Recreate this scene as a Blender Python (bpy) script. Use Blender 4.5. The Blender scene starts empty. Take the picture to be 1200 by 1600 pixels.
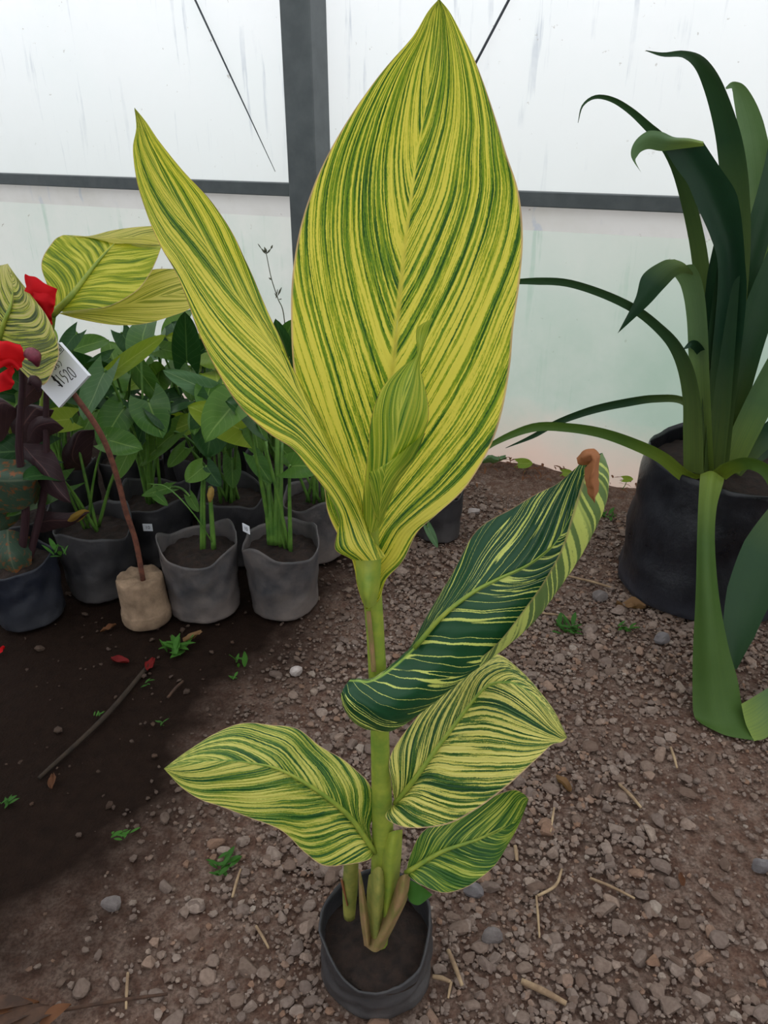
import bpy, math, random
import numpy as np
from mathutils import Vector, noise as mnoise

# ------------------------------------------------------------------ camera, light, exposure
SC = bpy.context.scene
COL = SC.collection
F, PITCH, CAMH = 1200.0, math.radians(26.9), 1.30
CP, SP = math.cos(PITCH), math.sin(PITCH)
cd = bpy.data.cameras.new('camera'); cam = bpy.data.objects.new('camera', cd); COL.objects.link(cam)
cd.sensor_fit = 'VERTICAL'; cd.sensor_height = 36.0; cd.lens = 36.0 * F / 1600.0
cd.clip_start = 0.02
cam.location = (0, 0, CAMH); cam.rotation_euler = (math.pi / 2 - PITCH, 0, 0)
SC.camera = cam
W = bpy.data.worlds.new('overcast_sky'); SC.world = W; W.use_nodes = True
W.node_tree.nodes['Background'].inputs[0].default_value = (0.97, 0.985, 1.0, 1)
W.node_tree.nodes['Background'].inputs[1].default_value = 1.5
sl = bpy.data.lights.new('hazy_sun', 'SUN'); sun = bpy.data.objects.new('hazy_sun', sl); COL.objects.link(sun)
sl.energy = 2.4; sl.angle = math.radians(12); sl.color = (1.0, 0.97, 0.92)
SUN_DIR = Vector((-0.74, -0.50, -0.45)).normalized()       # travels from beyond the film wall and the right of the camera
sun.rotation_euler = SUN_DIR.to_track_quat('-Z', 'Y').to_euler()
SC.view_settings.view_transform = 'Standard'; SC.view_settings.look = 'None'
SC.view_settings.exposure = 0.0; SC.view_settings.gamma = 1.0
SC.view_settings.use_curve_mapping = False
SC.cycles.use_denoising = True
SC.cycles.max_bounces = 8; SC.cycles.diffuse_bounces = 5; SC.cycles.transmission_bounces = 4

# ------------------------------------------------------------------ helpers
def P(px, py, Y):                                   # a point seen at (px, py) standing Y metres ahead
    cx = (px - 600) / F; cy = (800 - py) / F
    dy = CP + cy * SP; dz = cy * CP - SP
    t = Y / dy
    return Vector((cx * t, Y, CAMH + dz * t))
def G(px, py, z=0.0):                               # the same on the ground
    cx = (px - 600) / F; cy = (800 - py) / F
    dy = CP + cy * SP; dz = cy * CP - SP
    t = (z - CAMH) / dz
    return Vector((cx * t, dy * t, z))
def pxm(py, Y):                                     # metres per pixel there
    return Y / (F * CP + (800 - py) * SP)

ORG = {}
def new_obj(name, me, parent=None, loc=None):
    o = bpy.data.objects.new(name, me); COL.objects.link(o)
    if parent is not None:
        o.parent = parent; ORG[o.name] = ORG[parent.name]
    else:
        o.location = loc or (0, 0, 0); ORG[o.name] = Vector(loc or (0, 0, 0))
    return o
def tag(o, label=None, cat=None, group=None, kind=None):
    if label: o['label'] = label
    if cat: o['category'] = cat
    if group: o['group'] = group
    if kind: o['kind'] = kind
    return o
def thing(name, loc, label, cat, group=None):
    return tag(new_obj(name, None, None, tuple(loc)), label, cat, group)
def mk(name, verts, faces, mat, parent=None, loc=None, uv=None, smooth=True):
    """world-space vertices -> one mesh object whose origin is its thing's base"""
    org = ORG[parent.name] if parent is not None else Vector(loc or (0, 0, 0))
    v = np.asarray([tuple(p) for p in verts], dtype=float) - np.asarray(tuple(org))
    me = bpy.data.meshes.new(name)
    me.from_pydata(v.tolist(), [], [list(f) for f in faces])
    if uv is not None:
        l = me.uv_layers.new(name='UVMap')
        idx = np.zeros(len(me.loops), dtype=np.int32); me.loops.foreach_get('vertex_index', idx)
        l.data.foreach_set('uv', np.asarray(uv, dtype=np.float32)[idx].ravel())
    if smooth: me.polygons.foreach_set('use_smooth', [True] * len(me.polygons))
    me.materials.append(mat); me.update()
    return new_obj(name, me, parent, loc)

def crm(t, n):                                      # Catmull-Rom weights for parameters t in [0, n-1]
    M = np.zeros((len(t), n))
    for r, x in enumerate(t):
        i = min(int(x), n - 2); f = x - i
        w = (-.5*f + f*f - .5*f**3, 1 - 2.5*f*f + 1.5*f**3, .5*f + 2*f*f - 1.5*f**3, -.5*f*f + .5*f**3)
        for k in range(4):
            j = i - 1 + k
            if j < 0:
                M[r, 0] += 2*w[k]; M[r, 1] -= w[k]
            elif j > n - 1:
                M[r, n-1] += 2*w[k]; M[r, n-2] -= w[k]
            else: M[r, j] += w[k]
    return M
def gridfaces(nr, nc, closed=False):
    f = []
    for i in range(nr - 1):
        for j in range(nc if closed else nc - 1):
            k = (j + 1) % nc
            f.append((i*nc + j, i*nc + k, (i+1)*nc + k, (i+1)*nc + j))
    return f
def resample(pts, n):
    pts = np.asarray([tuple(p) for p in pts], dtype=float)
    return crm(np.linspace(0, len(pts) - 1, n), len(pts)) @ pts

def sheet(name, rows, mat, parent, us=(-1, 0, 1), nu=20, nv=56, ruffle=0.0, rf=9.0, corr=0.0, seed=0, world=False, crumple=0.0, cs=40.0):
    """a thin blade lofted through rows of (px, py, Y) from base to tip; UV.x across, UV.y along"""
    k = len(us); R = []
    for r in rows:
        if not isinstance(r[0], (tuple, list, Vector)): r = [r] * k
        R.append([tuple(q) if world else tuple(P(*q)) for q in r])
    R = np.asarray(R)                                # rows x k x 3
    n = len(R)
    A = crm(np.linspace(0, n - 1, nv), n); B = crm(np.linspace(0, k - 1, nu), k)
    S = np.einsum('ai,ijk->ajk', A, R); S = np.einsum('bj,ajk->abk', B, S)
    mid = R[:, list(us).index(0) if 0 in us else k // 2]
    d = np.concatenate([[0], np.cumsum(np.linalg.norm(np.diff(mid, axis=0), axis=1))])
    if d[-1] < 1e-6: d = np.arange(n)
    vrow = np.interp(np.linspace(0, n - 1, nv), np.arange(n), d / d[-1])
    ucol = np.interp(np.linspace(0, k - 1, nu), np.arange(k), us)
    if ruffle or corr:
        du = np.gradient(S, axis=1); dv = np.gradient(S, axis=0)
        N = np.cross(du, dv); N /= (np.linalg.norm(N, axis=2, keepdims=True) + 1e-9)
        for i in range(nv):
            for j in range(nu):
                a = abs(ucol[j]); s = vrow[i] - .38 * a
                h = ruffle * a**3 * math.sin(rf*6.28*vrow[i] + seed + 2*np.sign(ucol[j])) * min(1, 5*(1 - vrow[i]))
                h += corr * math.sin(s * 150) * min(1, a * 6) * (1 - a**4)
                S[i, j] += N[i, j] * h
    V = S.reshape(-1, 3)
    if crumple: V = np.array([p + crumple*np.array(mnoise.noise_vector(Vector(p)*cs)) for p in V])
    uv = [((u + 1) / 2, v) for v in vrow for u in ucol]
    return mk(name, V, gridfaces(nv, nu), mat, parent, None, uv)

def tube(name, pts, rad, mat, parent=None, loc=None, seg=10, n=24, caps=True):
    """a round stem through world points with one radius per point"""
    C = resample(pts, n); Rr = np.interp(np.linspace(0, 1, n), np.linspace(0, 1, len(rad)), rad)
    V = []; up = Vector((0.3, 0.9, 0.2)); side = None
    for i in range(n):
        t = Vector(C[min(i+1, n-1)] - C[max(i-1, 0)]).normalized()
        side = (t.cross(up) if side is None else side - t * side.dot(t))
        side.normalize(); b = t.cross(side)
        for k in range(seg):
            a = 2*math.pi*k/seg
            V.append(Vector(C[i]) + (side*math.cos(a) + b*math.sin(a)) * Rr[i])
    f = gridfaces(n, seg, True)
    if caps: f += [tuple(range(seg))[::-1], tuple(range((n-1)*seg, n*seg))]
    uv = [(k / seg, i / (n-1)) for i in range(n) for k in range(seg)]
    return mk(name, V, f, mat, parent, loc, uv)

def strap(name, pts, mat, parent, twist=(0,), chan=.22, nv=46, nu=9):
    """a strap-shaped leaf along (px, py, Y, width in px), with a channelled section"""
    C = resample([P(a, b, c) for a, b, c, d in pts], nv)
    wd = np.maximum(np.interp(np.linspace(0, len(pts)-1, nv), range(len(pts)), [p[3]*pxm(p[1], p[2]) for p in pts]), .0008)
    tw = np.interp(np.linspace(0, 1, nv), np.linspace(0, 1, len(twist)), twist)
    V = []; uv = []; camv = Vector((0, 0, CAMH))
    for i in range(nv):
        t = Vector(C[min(i+1, nv-1)] - C[max(i-1, 0)]).normalized()
        v = (Vector(C[i]) - camv).normalized()
        s = t.cross(v).normalized(); nn = s.cross(t)
        a = math.radians(tw[i]); s2 = s*math.cos(a) + nn*math.sin(a); n2 = nn*math.cos(a) - s*math.sin(a)
        if n2.dot(v) > 0: n2 = -n2
        for j in range(nu):
            u = -1 + 2*j/(nu-1)
            V.append(Vector(C[i]) + s2*u*wd[i]/2 + n2*chan*wd[i]*(u*u - .35)); uv.append(((u+1)/2, i/(nv-1)))
    return mk(name, V, gridfaces(nv, nu), mat, parent, None, uv)

# ------------------------------------------------------------------ materials
class NT:
    def __init__(s, name):
        s.m = bpy.data.materials.new(name); s.m.use_nodes = True; s.t = s.m.node_tree
        s.t.nodes.clear(); s.out = s.t.nodes.new('ShaderNodeOutputMaterial')
    def n(s, typ, **kw):
        o = s.t.nodes.new(typ)
        for k, v in kw.items(): setattr(o, k, v)
        return o
    def link(s, a, b): s.t.links.new(a, b)
    def val(s, sock, x):
        if hasattr(x, 'is_output') or isinstance(x, bpy.types.NodeSocket): s.link(x, sock)
        else: sock.default_value = x
    def math(s, op, a, b=0.0, c=0.0, clamp=False):
        o = s.n('ShaderNodeMath', operation=op, use_clamp=clamp)
        s.val(o.inputs[0], a); s.val(o.inputs[1], b); s.val(o.inputs[2], c)
        return o.outputs[0]
    def mix(s, f, a, b, mode='MIX'):
        o = s.n('ShaderNodeMix', data_type='RGBA', blend_type=mode)
        s.val(o.inputs[0], f)
        for k, x in ((6, a), (7, b)):
            if isinstance(x, (tuple, list)): o.inputs[k].default_value = (*x[:3], 1)
            else: s.link(x, o.inputs[k])
        return o.outputs[2]
    def noise(s, vec, scale, detail=3, rough=.55, dist=0.0):
        o = s.n('ShaderNodeTexNoise'); o.inputs['Scale'].default_value = scale
        o.inputs['Detail'].default_value = detail; o.inputs['Roughness'].default_value = rough
        o.inputs['Distortion'].default_value = dist
        if vec is not None: s.link(vec, o.inputs['Vector'])
        return o.outputs['Fac']
    def ramp(s, f, stops):
        o = s.n('ShaderNodeValToRGB'); e = o.color_ramp.elements
        while len(e) < len(stops): e.new(.5)
        for k, (p, c) in enumerate(stops): e[k].position = p; e[k].color = (*c[:3], 1) if len(c) >= 3 else (c[0],)*3 + (1,)
        s.link(f, o.inputs[0]); return o.outputs[0]
    def comb(s, x, y, z):
        o = s.n('ShaderNodeCombineXYZ')
        for k, v in enumerate((x, y, z)): s.val(o.inputs[k], v)
        return o.outputs[0]
    def maprange(s, v, a, b, c=0.0, d=1.0):
        o = s.n('ShaderNodeMapRange', clamp=True)
        for k, x in enumerate((v, a, b, c, d)): s.val(o.inputs[k], x)
        return o.outputs[0]
    def bump(s, h, strength, dist=.01):
        o = s.n('ShaderNodeBump'); o.inputs['Strength'].default_value = strength
        o.inputs['Distance'].default_value = dist; s.link(h, o.inputs['Height']); return o.outputs[0]
    def principled(s, col, rough=.5, metal=0.0, nrm=None, spec=.5):
        o = s.n('ShaderNodeBsdfPrincipled')
        if isinstance(col, (tuple, list)): o.inputs['Base Color'].default_value = (*col[:3], 1)
        else: s.link(col, o.inputs['Base Color'])
        s.val(o.inputs['Roughness'], rough); s.val(o.inputs['Metallic'], metal)
        o.inputs['Specular IOR Level'].default_value = spec
        if nrm is not None: s.link(nrm, o.inputs['Normal'])
        return o.outputs[0]
    def finish(s, sh): s.link(sh, s.out.inputs[0]); return s.m
    def leafsh(s, col, tcol, trans, rough=.42, nrm=None, spec=.4):
        p = s.principled(col, rough, 0, nrm, spec)
        t = s.n('ShaderNodeBsdfTranslucent'); s.link(tcol, t.inputs[0])
        m = s.n('ShaderNodeMixShader'); s.val(m.inputs[0], trans); s.link(p, m.inputs[1]); s.link(t.outputs[0], m.inputs[2])
        return m.outputs[0]
def lin(r, g, b):
    f = lambda c: (c/255/12.92) if c/255 <= .04045 else ((c/255+.055)/1.055)**2.4
    return (f(r), f(g), f(b))

YEL, LGR, MGR, DGR = lin(232, 220, 96), lin(172, 180, 52), lin(112, 146, 40), lin(44, 88, 34)
def canna_mat(name, freq=46, a=.40, pw=1.15, bias=0.0, tipbias=0.0, yel=YEL, lgr=LGR, mgr=MGR, dgr=DGR, trans=.45,
              edge=lin(206, 170, 140), rib=None, seed=0.0, ribw=.055, spots=False, fine=.5, back=None, hard=.5, dull=1.0, n3w=.35, n2m=2.7, lines=False, a0=None, mott=.0):
    k = NT(name)
    uvn = k.n('ShaderNodeUVMap'); sep = k.n('ShaderNodeSeparateXYZ'); k.link(uvn.outputs[0], sep.inputs[0])
    u = k.math('MULTIPLY_ADD', sep.outputs[0], 2.0, -1.0); v = sep.outputs[1]
    au = k.math('ABSOLUTE', u); side = k.math('SIGN', u)
    jit = k.noise(k.comb(k.math('MULTIPLY', u, 60.0), k.math('MULTIPLY', v, 160.0), seed), 1.0, 2, .6)
    wav = k.noise(k.comb(k.math('MULTIPLY', u, 3.0), k.math('MULTIPLY', v, 5.0), seed + 7), 1.0, 2, .5)
    ae = k.maprange(v, 0.0, 1.0, a if a0 is None else a0, a)
    s = k.math('SUBTRACT', v, k.math('MULTIPLY', k.math('POWER', au, pw), ae))
    s = k.math('ADD', s, k.math('MULTIPLY', k.math('SUBTRACT', jit, .5), .006))
    s = k.math('ADD', s, k.math('MULTIPLY', k.math('SUBTRACT', wav, .5), .02))
    z1 = k.math('ADD', k.math('MULTIPLY', side, 13.7), seed)
    n1 = k.noise(k.comb(k.math('MULTIPLY', s, freq), k.math('MULTIPLY', au, 1.2), z1), 1.0, 1.5, .55)
    n2 = k.noise(k.comb(k.math('MULTIPLY', s, freq * n2m), k.math('MULTIPLY', au, 2.5), k.math('ADD', z1, 31.0)), 1.0, 2.0, .6)
    n3 = k.noise(k.comb(k.math('MULTIPLY', s, freq * .35), k.math('MULTIPLY', au, .8), k.math('ADD', z1, 57.0)), 1.0, 1.0, .5)
    t = k.math('ADD', k.math('MULTIPLY', k.math('SUBTRACT', n1, .5), 1.0), k.math('MULTIPLY', k.math('SUBTRACT', n2, .5), fine * 1.6))
    t = k.math('ADD', t, k.math('MULTIPLY', k.math('SUBTRACT', n3, .5), n3w))
    t = k.math('ADD', k.math('ADD', t, .5 + bias), k.math('MULTIPLY', v, tipbias))
    t = k.math('ADD', t, k.math('MULTIPLY', k.math('SUBTRACT', jit, .5), .14))
    if mott:
        nm = k.noise(k.comb(k.math('MULTIPLY', s, freq * 1.6), k.math('MULTIPLY', au, 26.0), k.math('ADD', z1, 71.0)), 1.0, 2.5, .65)
        t = k.math('ADD', t, k.math('MULTIPLY', k.math('SUBTRACT', nm, .5), mott))
    h = .11 * (1 - hard) + .012
    col = k.ramp(t, [(0.0, dgr), (.36, dgr), (.36 + h, mgr), (.49, mgr), (.49 + h, lgr), (.575, lgr), (.575 + h, yel), (1.0, yel)])
    if lines:                                             # thin pale lines, widely spaced, on plain green
        gb = k.n('ShaderNodeNewGeometry').outputs['Backfacing']
        nl = k.noise(k.comb(k.math('MULTIPLY', s, freq), k.math('MULTIPLY', au, .5), k.math('ADD', z1, 3.0)), 1.0, 1.0, .5)
        ad = k.math('ABSOLUTE', k.math('SUBTRACT', nl, .5))
        wdt = k.math('MULTIPLY', k.maprange(n3, .35, .65, .35, 1.5), k.math('ADD', k.math('MULTIPLY', gb, .055), .024))
        lm = k.maprange(k.math('DIVIDE', ad, wdt), .6, 1.0, 1.0, 0.0)
        lm = k.math('MULTIPLY', lm, k.maprange(k.math('ADD', k.math('MULTIPLY', jit, .5), n2), .50, .62, .25, 1.0))
        col = k.mix(lm, k.mix(n3, dgr, mgr), k.mix(k.math('MULTIPLY', n2, 1.0), lgr, yel))
        col = k.mix(lm, col, yel)
    ribc = rib or yel
    rw = k.math('MULTIPLY', k.maprange(v, 0.0, .95, 1.0, .12), ribw)
    rm = k.maprange(k.math('DIVIDE', au, rw), .55, 1.25, 1.0, 0.0)
    col = k.mix(k.math('MULTIPLY', rm, .85), col, ribc)
    em = k.maprange(au, .978, .992, 0.0, .8)
    col = k.mix(em, col, edge)
    if spots:
        sp = k.noise(k.comb(k.math('MULTIPLY', u, 3.6), k.math('MULTIPLY', v, 8.0), seed + 90), 1.0, 1.5, .5)
        sm = k.math('MULTIPLY', k.maprange(sp, .64, .66), k.maprange(v, .80, .86))
        col = k.mix(sm, col, lin(120, 72, 40))
    if dull != 1.0: col = k.mix(1.0, col, (dull,)*3, 'MULTIPLY')
    if back is not None:
        g = k.n('ShaderNodeNewGeometry'); col = k.mix(k.math('MULTIPLY', g.outputs['Backfacing'], .35), col, back)
    tc = k.mix(1.0, col, (1.0, 1.0, .62), 'MULTIPLY')
    hb = k.math('SINE', k.math('MULTIPLY', s, freq * 4.2))
    nr = k.bump(hb, .25, .0012)
    return k.finish(k.leafsh(col, tc, trans, .38, nr))

def plain_leaf(name, c1, c2, vein=None, trans=.28, rough=.38, grad=None, spots=None, streak=0.0):
    k = NT(name)
    uvn = k.n('ShaderNodeUVMap'); sep = k.n('ShaderNodeSeparateXYZ'); k.link(uvn.outputs[0], sep.inputs[0])
    au = k.math('ABSOLUTE', k.math('MULTIPLY_ADD', sep.outputs[0], 2.0, -1.0)); v = sep.outputs[1]
    oi = k.n('ShaderNodeObjectInfo'); geo = k.n('ShaderNodeNewGeometry')
    nz = k.noise(geo.outputs['Position'], 24.0, 3, .6)
    f = k.math('ADD', k.math('MULTIPLY', oi.outputs['Random'], .6), k.math('MULTIPLY', nz, .5))
    col = k.mix(f, c1, c2)
    if grad is not None: col = k.mix(k.maprange(v, 0.0, .42, .9, 0.0), col, grad)
    if streak:
        st = k.noise(k.comb(k.math('MULTIPLY', sep.outputs[0], 26.0), k.math('MULTIPLY', v, 1.4), oi.outputs['Random']), 1.0, 2, .6)
        col = k.mix(k.math('MULTIPLY', k.maprange(st, .45, .7), streak), col, c2)
    if vein is not None:
        s = k.math('SUBTRACT', v, k.math('MULTIPLY', au, .34))
        w = k.math('PINGPONG', k.math('MULTIPLY', s, 8.0), .5)
        vm = k.math('MULTIPLY', k.maprange(w, .0, .07, 1.0, 0.0), .35)
        vm = k.math('MAXIMUM', vm, k.maprange(au, .02, .06, .8, 0.0))
        col = k.mix(vm, col, vein)
    if spots is not None:
        n4 = k.noise(geo.outputs['Position'], 45.0, 4, .65)
        col = k.mix(k.maprange(n4, .52, .62), col, spots)
    tc = k.mix(1.0, col, (1.0, 1.05, .5), 'MULTIPLY')
    hb = k.noise(geo.outputs['Position'], 90.0, 2)
    return k.finish(k.leafsh(col, tc, trans, rough, k.bump(hb, .12, .002), .16))

def simple(name, c, rough=.6, c2=None, scale=20.0, bump=0.0, metal=0.0, spec=.4, bscale=None):
    k = NT(name); g = k.n('ShaderNodeTexCoord')
    col = c; nr = None
    nz = k.noise(g.outputs['Object'], scale, 4, .6)
    if c2 is not None: col = k.mix(k.maprange(nz, .35, .65), c, c2)
    if bump: nr = k.bump(k.noise(g.outputs['Object'], bscale or scale*3, 4, .6), bump, .004)
    return k.finish(k.principled(col, rough, metal, nr, spec))

def film_mat(name, base, stain, lower=False, tw=.72, stainamt=.5, low_tint=None):
    """milky greenhouse sheet: passes light diffusely; drip marks, algae and dirt are part of the sheet"""
    k = NT(name); g = k.n('ShaderNodeTexCoord'); o = g.outputs['Object']
    sep = k.n('ShaderNodeSeparateXYZ'); k.link(o, sep.inputs[0])
    mp = k.n('ShaderNodeMapping'); k.link(o, mp.inputs[0]); mp.inputs['Scale'].default_value = (1, 1, .07)
    dr = k.noise(mp.outputs[0], 26.0, 4, .6)
    cl = k.noise(o, 2.2, 5, .65); fi = k.noise(o, 40.0, 3, .6); lg = k.noise(o, .9, 2, .5)
    col = k.mix(k.math('MULTIPLY', k.maprange(cl, .42, .66), stainamt), base, stain)
    sm = k.math('MULTIPLY', k.maprange(dr, .575, .65), k.maprange(cl, .42, .60))
    col = k.mix(k.math('MULTIPLY', sm, .5), col, lin(150, 162, 182) if not lower else lin(150, 180, 165))
    sp = k.math('MULTIPLY', k.maprange(fi, .70, .74), .5)
    col = k.mix(sp, col, lin(120, 105, 90))
    z = k.math('ADD', sep.outputs[2], k.math('MULTIPLY', k.math('SUBTRACT', cl, .5), .35))
    if low_tint is not None:                                 # colour deepens towards the lower part of the sheet, above the rail
        col = k.mix(k.maprange(z, 1.0, 1.75, .9, 0.0), col, low_tint)
    if lower:
        al = k.maprange(k.math('ADD', k.math('MULTIPLY', sep.outputs[0], .25), k.math('ADD', k.math('MULTIPLY', lg, .5), k.math('MULTIPLY', cl, .7))), .35, .95)
        col = k.mix(k.math('MULTIPLY', k.math('MULTIPLY', al, k.maprange(z, .55, 1.0, 1.0, .25)), .95), col, lin(158, 180, 167))
        col = k.mix(k.maprange(z, .02, .30, .8, 0.0), col, lin(206, 178, 166))
    d = k.n('ShaderNodeBsdfDiffuse'); t = k.n('ShaderNodeBsdfTranslucent')
    k.link(col, d.inputs[0]); k.link(col, t.inputs[0])
    m = k.n('ShaderNodeMixShader'); m.inputs[0].default_value = tw
    k.link(d.outputs[0], m.inputs[1]); k.link(t.outputs[0], m.inputs[2])
    return k.finish(m.outputs[0])

def ground_mat():
    k = NT('soil_ground'); g = k.n('ShaderNodeTexCoord'); o = g.outputs['Object']
    sep = k.n('ShaderNodeSeparateXYZ'); k.link(o, sep.inputs[0])
    a = k.noise(o, 3.0, 5, .6); b = k.noise(o, 38.0, 5, .65); c = k.noise(o, 160.0, 3, .6)
    col = k.mix(k.maprange(a, .35, .65), lin(106, 82, 71), lin(84, 63, 54))
    col = k.mix(k.maprange(b, .40, .68), col, lin(128, 110, 100))
    col = k.mix(k.math('MULTIPLY', k.maprange(c, .35, .60, 1.0, 0.0), .6), col, lin(58, 44, 38))
    # watered bed under the potted rows: wet soil, darkened further to paint in dim light
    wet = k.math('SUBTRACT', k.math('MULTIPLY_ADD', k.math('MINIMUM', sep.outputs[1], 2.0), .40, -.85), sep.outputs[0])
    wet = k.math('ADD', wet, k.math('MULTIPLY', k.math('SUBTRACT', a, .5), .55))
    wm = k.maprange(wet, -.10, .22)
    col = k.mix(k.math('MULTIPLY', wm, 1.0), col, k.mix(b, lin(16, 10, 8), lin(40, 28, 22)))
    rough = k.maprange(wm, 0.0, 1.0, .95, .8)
    nr = k.bump(k.math('ADD', b, k.math('MULTIPLY', c, .5)), .6, .01)
    return k.finish(k.principled(col, rough, 0, nr, .06))
def stone_mat():
    k = NT('gravel_stone'); g = k.n('ShaderNodeNewGeometry'); oi = k.n('ShaderNodeObjectInfo')
    r = k.math('FRACT', k.math('ADD', g.outputs['Random Per Island'], oi.outputs['Random']))
    col = k.ramp(r, [(0, lin(106, 88, 78)), (.3, lin(128, 111, 101)), (.55, lin(116, 102, 95)), (.8, lin(146, 130, 120)), (.95, lin(134, 104, 86)), (1, lin(160, 148, 138))])
    n = k.noise(g.outputs['Position'], 130.0, 4, .6)
    col = k.mix(k.maprange(n, .35, .7, .45, 0.0), col, lin(86, 68, 60))
    sep = k.n('ShaderNodeSeparateXYZ'); k.link(g.outputs['Position'], sep.inputs[0])     # stones on the watered bed are wet too, darkened like the soil there
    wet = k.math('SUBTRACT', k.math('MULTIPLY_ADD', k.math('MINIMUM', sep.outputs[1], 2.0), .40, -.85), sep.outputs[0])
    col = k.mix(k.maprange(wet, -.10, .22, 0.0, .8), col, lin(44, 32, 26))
    return k.finish(k.principled(col, .9, 0, k.bump(n, .4, .003), .12))

def bag_mat(name, c, dust, amt, r0=.38, r1=.75):
    k = NT(name); g = k.n('ShaderNodeTexCoord'); o = g.outputs['Object']
    a = k.noise(o, 9.0, 5, .65); b = k.noise(o, 60.0, 3, .6)
    sep = k.n('ShaderNodeSeparateXYZ'); k.link(o, sep.inputs[0])
    low = k.maprange(sep.outputs[2], 0.0, .10, .5, 0.0)
    f = k.math('ADD', k.math('MULTIPLY', k.maprange(a, .35, .70), amt), low, clamp=True)
    col = k.mix(f, c, dust)
    return k.finish(k.principled(col, k.maprange(a, .3, .7, r0, r1), 0, k.bump(k.math('ADD', a, k.math('MULTIPLY', b, .15)), .35, .012), .4))

M = {}
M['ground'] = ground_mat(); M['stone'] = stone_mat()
M['soil'] = simple('potting_soil', lin(44, 31, 25), .95, lin(24, 16, 13), 60, .8, bscale=120)
M['bag_grey'] = bag_mat('dusty_grow_bag', lin(60, 60, 64), lin(112, 102, 98), .75)
M['bag_dark'] = bag_mat('dark_grow_bag', lin(38, 38, 42), lin(80, 76, 76), .5)
M['bag_black'] = bag_mat('black_grow_bag', lin(16, 17, 22), lin(66, 68, 78), .22, .22, .5)
M['bag_blue'] = bag_mat('blue_black_grow_bag', lin(22, 26, 38), lin(56, 56, 60), .25)
M['post'] = simple('galvanised_steel', lin(88, 93, 95), .4, lin(78, 83, 85), 14, .05, .3)
M['film_up'] = film_mat('milky_film', lin(236, 240, 244), lin(222, 230, 232), False, .62, .5, lin(206, 212, 212))
M['film_low'] = film_mat('old_milky_film', lin(206, 210, 206), lin(192, 204, 198), True, .52, .6)
M['film_hem'] = film_mat('folded_film', lin(192, 192, 191), lin(172, 171, 164), False, .5)
M['film_roof'] = film_mat('roof_film', lin(244, 247, 248), lin(236, 240, 240), False, .72)
M['wire'] = simple('steel_wire', lin(70, 74, 80), .5, metal=.4)
M['rib'] = simple('pale_midrib', lin(206, 202, 96), .4, lin(176, 184, 76), 30, .03)
M['stem'] = simple('canna_stem', lin(150, 160, 62), .4, lin(112, 138, 52), 30, .05)
M['sheath'] = simple('canna_sheath', lin(150, 146, 74), .5, lin(112, 122, 58), 40, .1)
M['sheath_dry'] = simple('dry_canna_sheath', lin(160, 122, 92), .6, lin(118, 112, 60), 26, .2)
M['petiole'] = simple('arum_petiole', lin(92, 128, 52), .45, lin(66, 104, 42), 30)
M['card'] = simple('white_card', lin(222, 224, 232), .55)
M['ink'] = simple('black_ink', lin(22, 20, 24), .6)
M['rust'] = simple('rusty_rod', lin(112, 66, 50), .85, lin(78, 46, 36), 60, .4)
M['concrete'] = simple('concrete_block', lin(150, 126, 104), .95, lin(112, 92, 74), 22, .6, bscale=90)
M['straw'] = simple('dry_straw', lin(172, 148, 116), .85, lin(128, 104, 82), 30)
M['wet_twig'] = simple('wet_stick', lin(52, 40, 30), .9, lin(34, 26, 20), 30)
M['twig'] = simple('brown_twig', lin(82, 58, 44), .9, lin(56, 40, 32), 30)
M['brown'] = plain_leaf('dead_brown_leaf', lin(168, 112, 76), lin(126, 80, 54), None, .15, .8)
M['petal'] = plain_leaf('red_petal', lin(214, 26, 34), lin(176, 14, 26), None, .3, .75)
M['petal_old'] = plain_leaf('fallen_petal', lin(132, 36, 34), lin(92, 24, 26), None, .2, .7)
M['bud'] = simple('maroon_bud', lin(122, 48, 66), .5, lin(84, 30, 42), 60)
M['litter_brown'] = plain_leaf('litter_brown', lin(116, 78, 54), lin(84, 54, 38), None, .15, .8)
M['weed'] = plain_leaf('weed_leaf', lin(72, 120, 46), lin(52, 92, 38), None, .3, .6)
M['weed_dry'] = simple('dry_weed_stem', lin(84, 86, 70), .8)
M['arum1'] = plain_leaf('arum_leaf', lin(86, 118, 44), lin(52, 92, 38), lin(112, 140, 72), .30, .36)
M['arum2'] = plain_leaf('arum_leaf_yellowing', lin(138, 156, 50), lin(104, 134, 44), lin(158, 170, 84), .34, .4)
M['arum3'] = plain_leaf('arum_leaf_dark', lin(46, 80, 40), lin(28, 60, 30), lin(76, 106, 60), .25, .34)
M['arum4'] = plain_leaf('arum_leaf_grey', lin(100, 128, 92), lin(72, 106, 70), lin(124, 148, 108), .25, .34)
M['bronze'] = plain_leaf('bronze_canna_leaf', lin(66, 46, 50), lin(46, 32, 36), lin(92, 66, 66), .18, .4)
M['bronze_green'] = plain_leaf('bronze_green_canna_leaf', lin(62, 82, 66), lin(48, 62, 52), lin(88, 96, 78), .18, .4, spots=lin(120, 74, 44))
M['agave'] = plain_leaf('strap_leaf', lin(38, 64, 48), lin(52, 78, 52), None, .22, .36, grad=lin(100, 116, 60), streak=.35)
M['agave_dark'] = plain_leaf('strap_leaf_dark', lin(22, 48, 34), lin(30, 58, 36), None, .16, .34, grad=lin(84, 102, 52), streak=.35)
M['agave_front'] = plain_leaf('strap_leaf_yellowish', lin(64, 92, 44), lin(78, 104, 48), None, .28, .38, grad=lin(140, 156, 62), streak=.3)
M['agave_lite'] = plain_leaf('strap_leaf_light', lin(98, 122, 88), lin(76, 104, 68), None, .28, .38, grad=lin(128, 148, 68), streak=.4)

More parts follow.
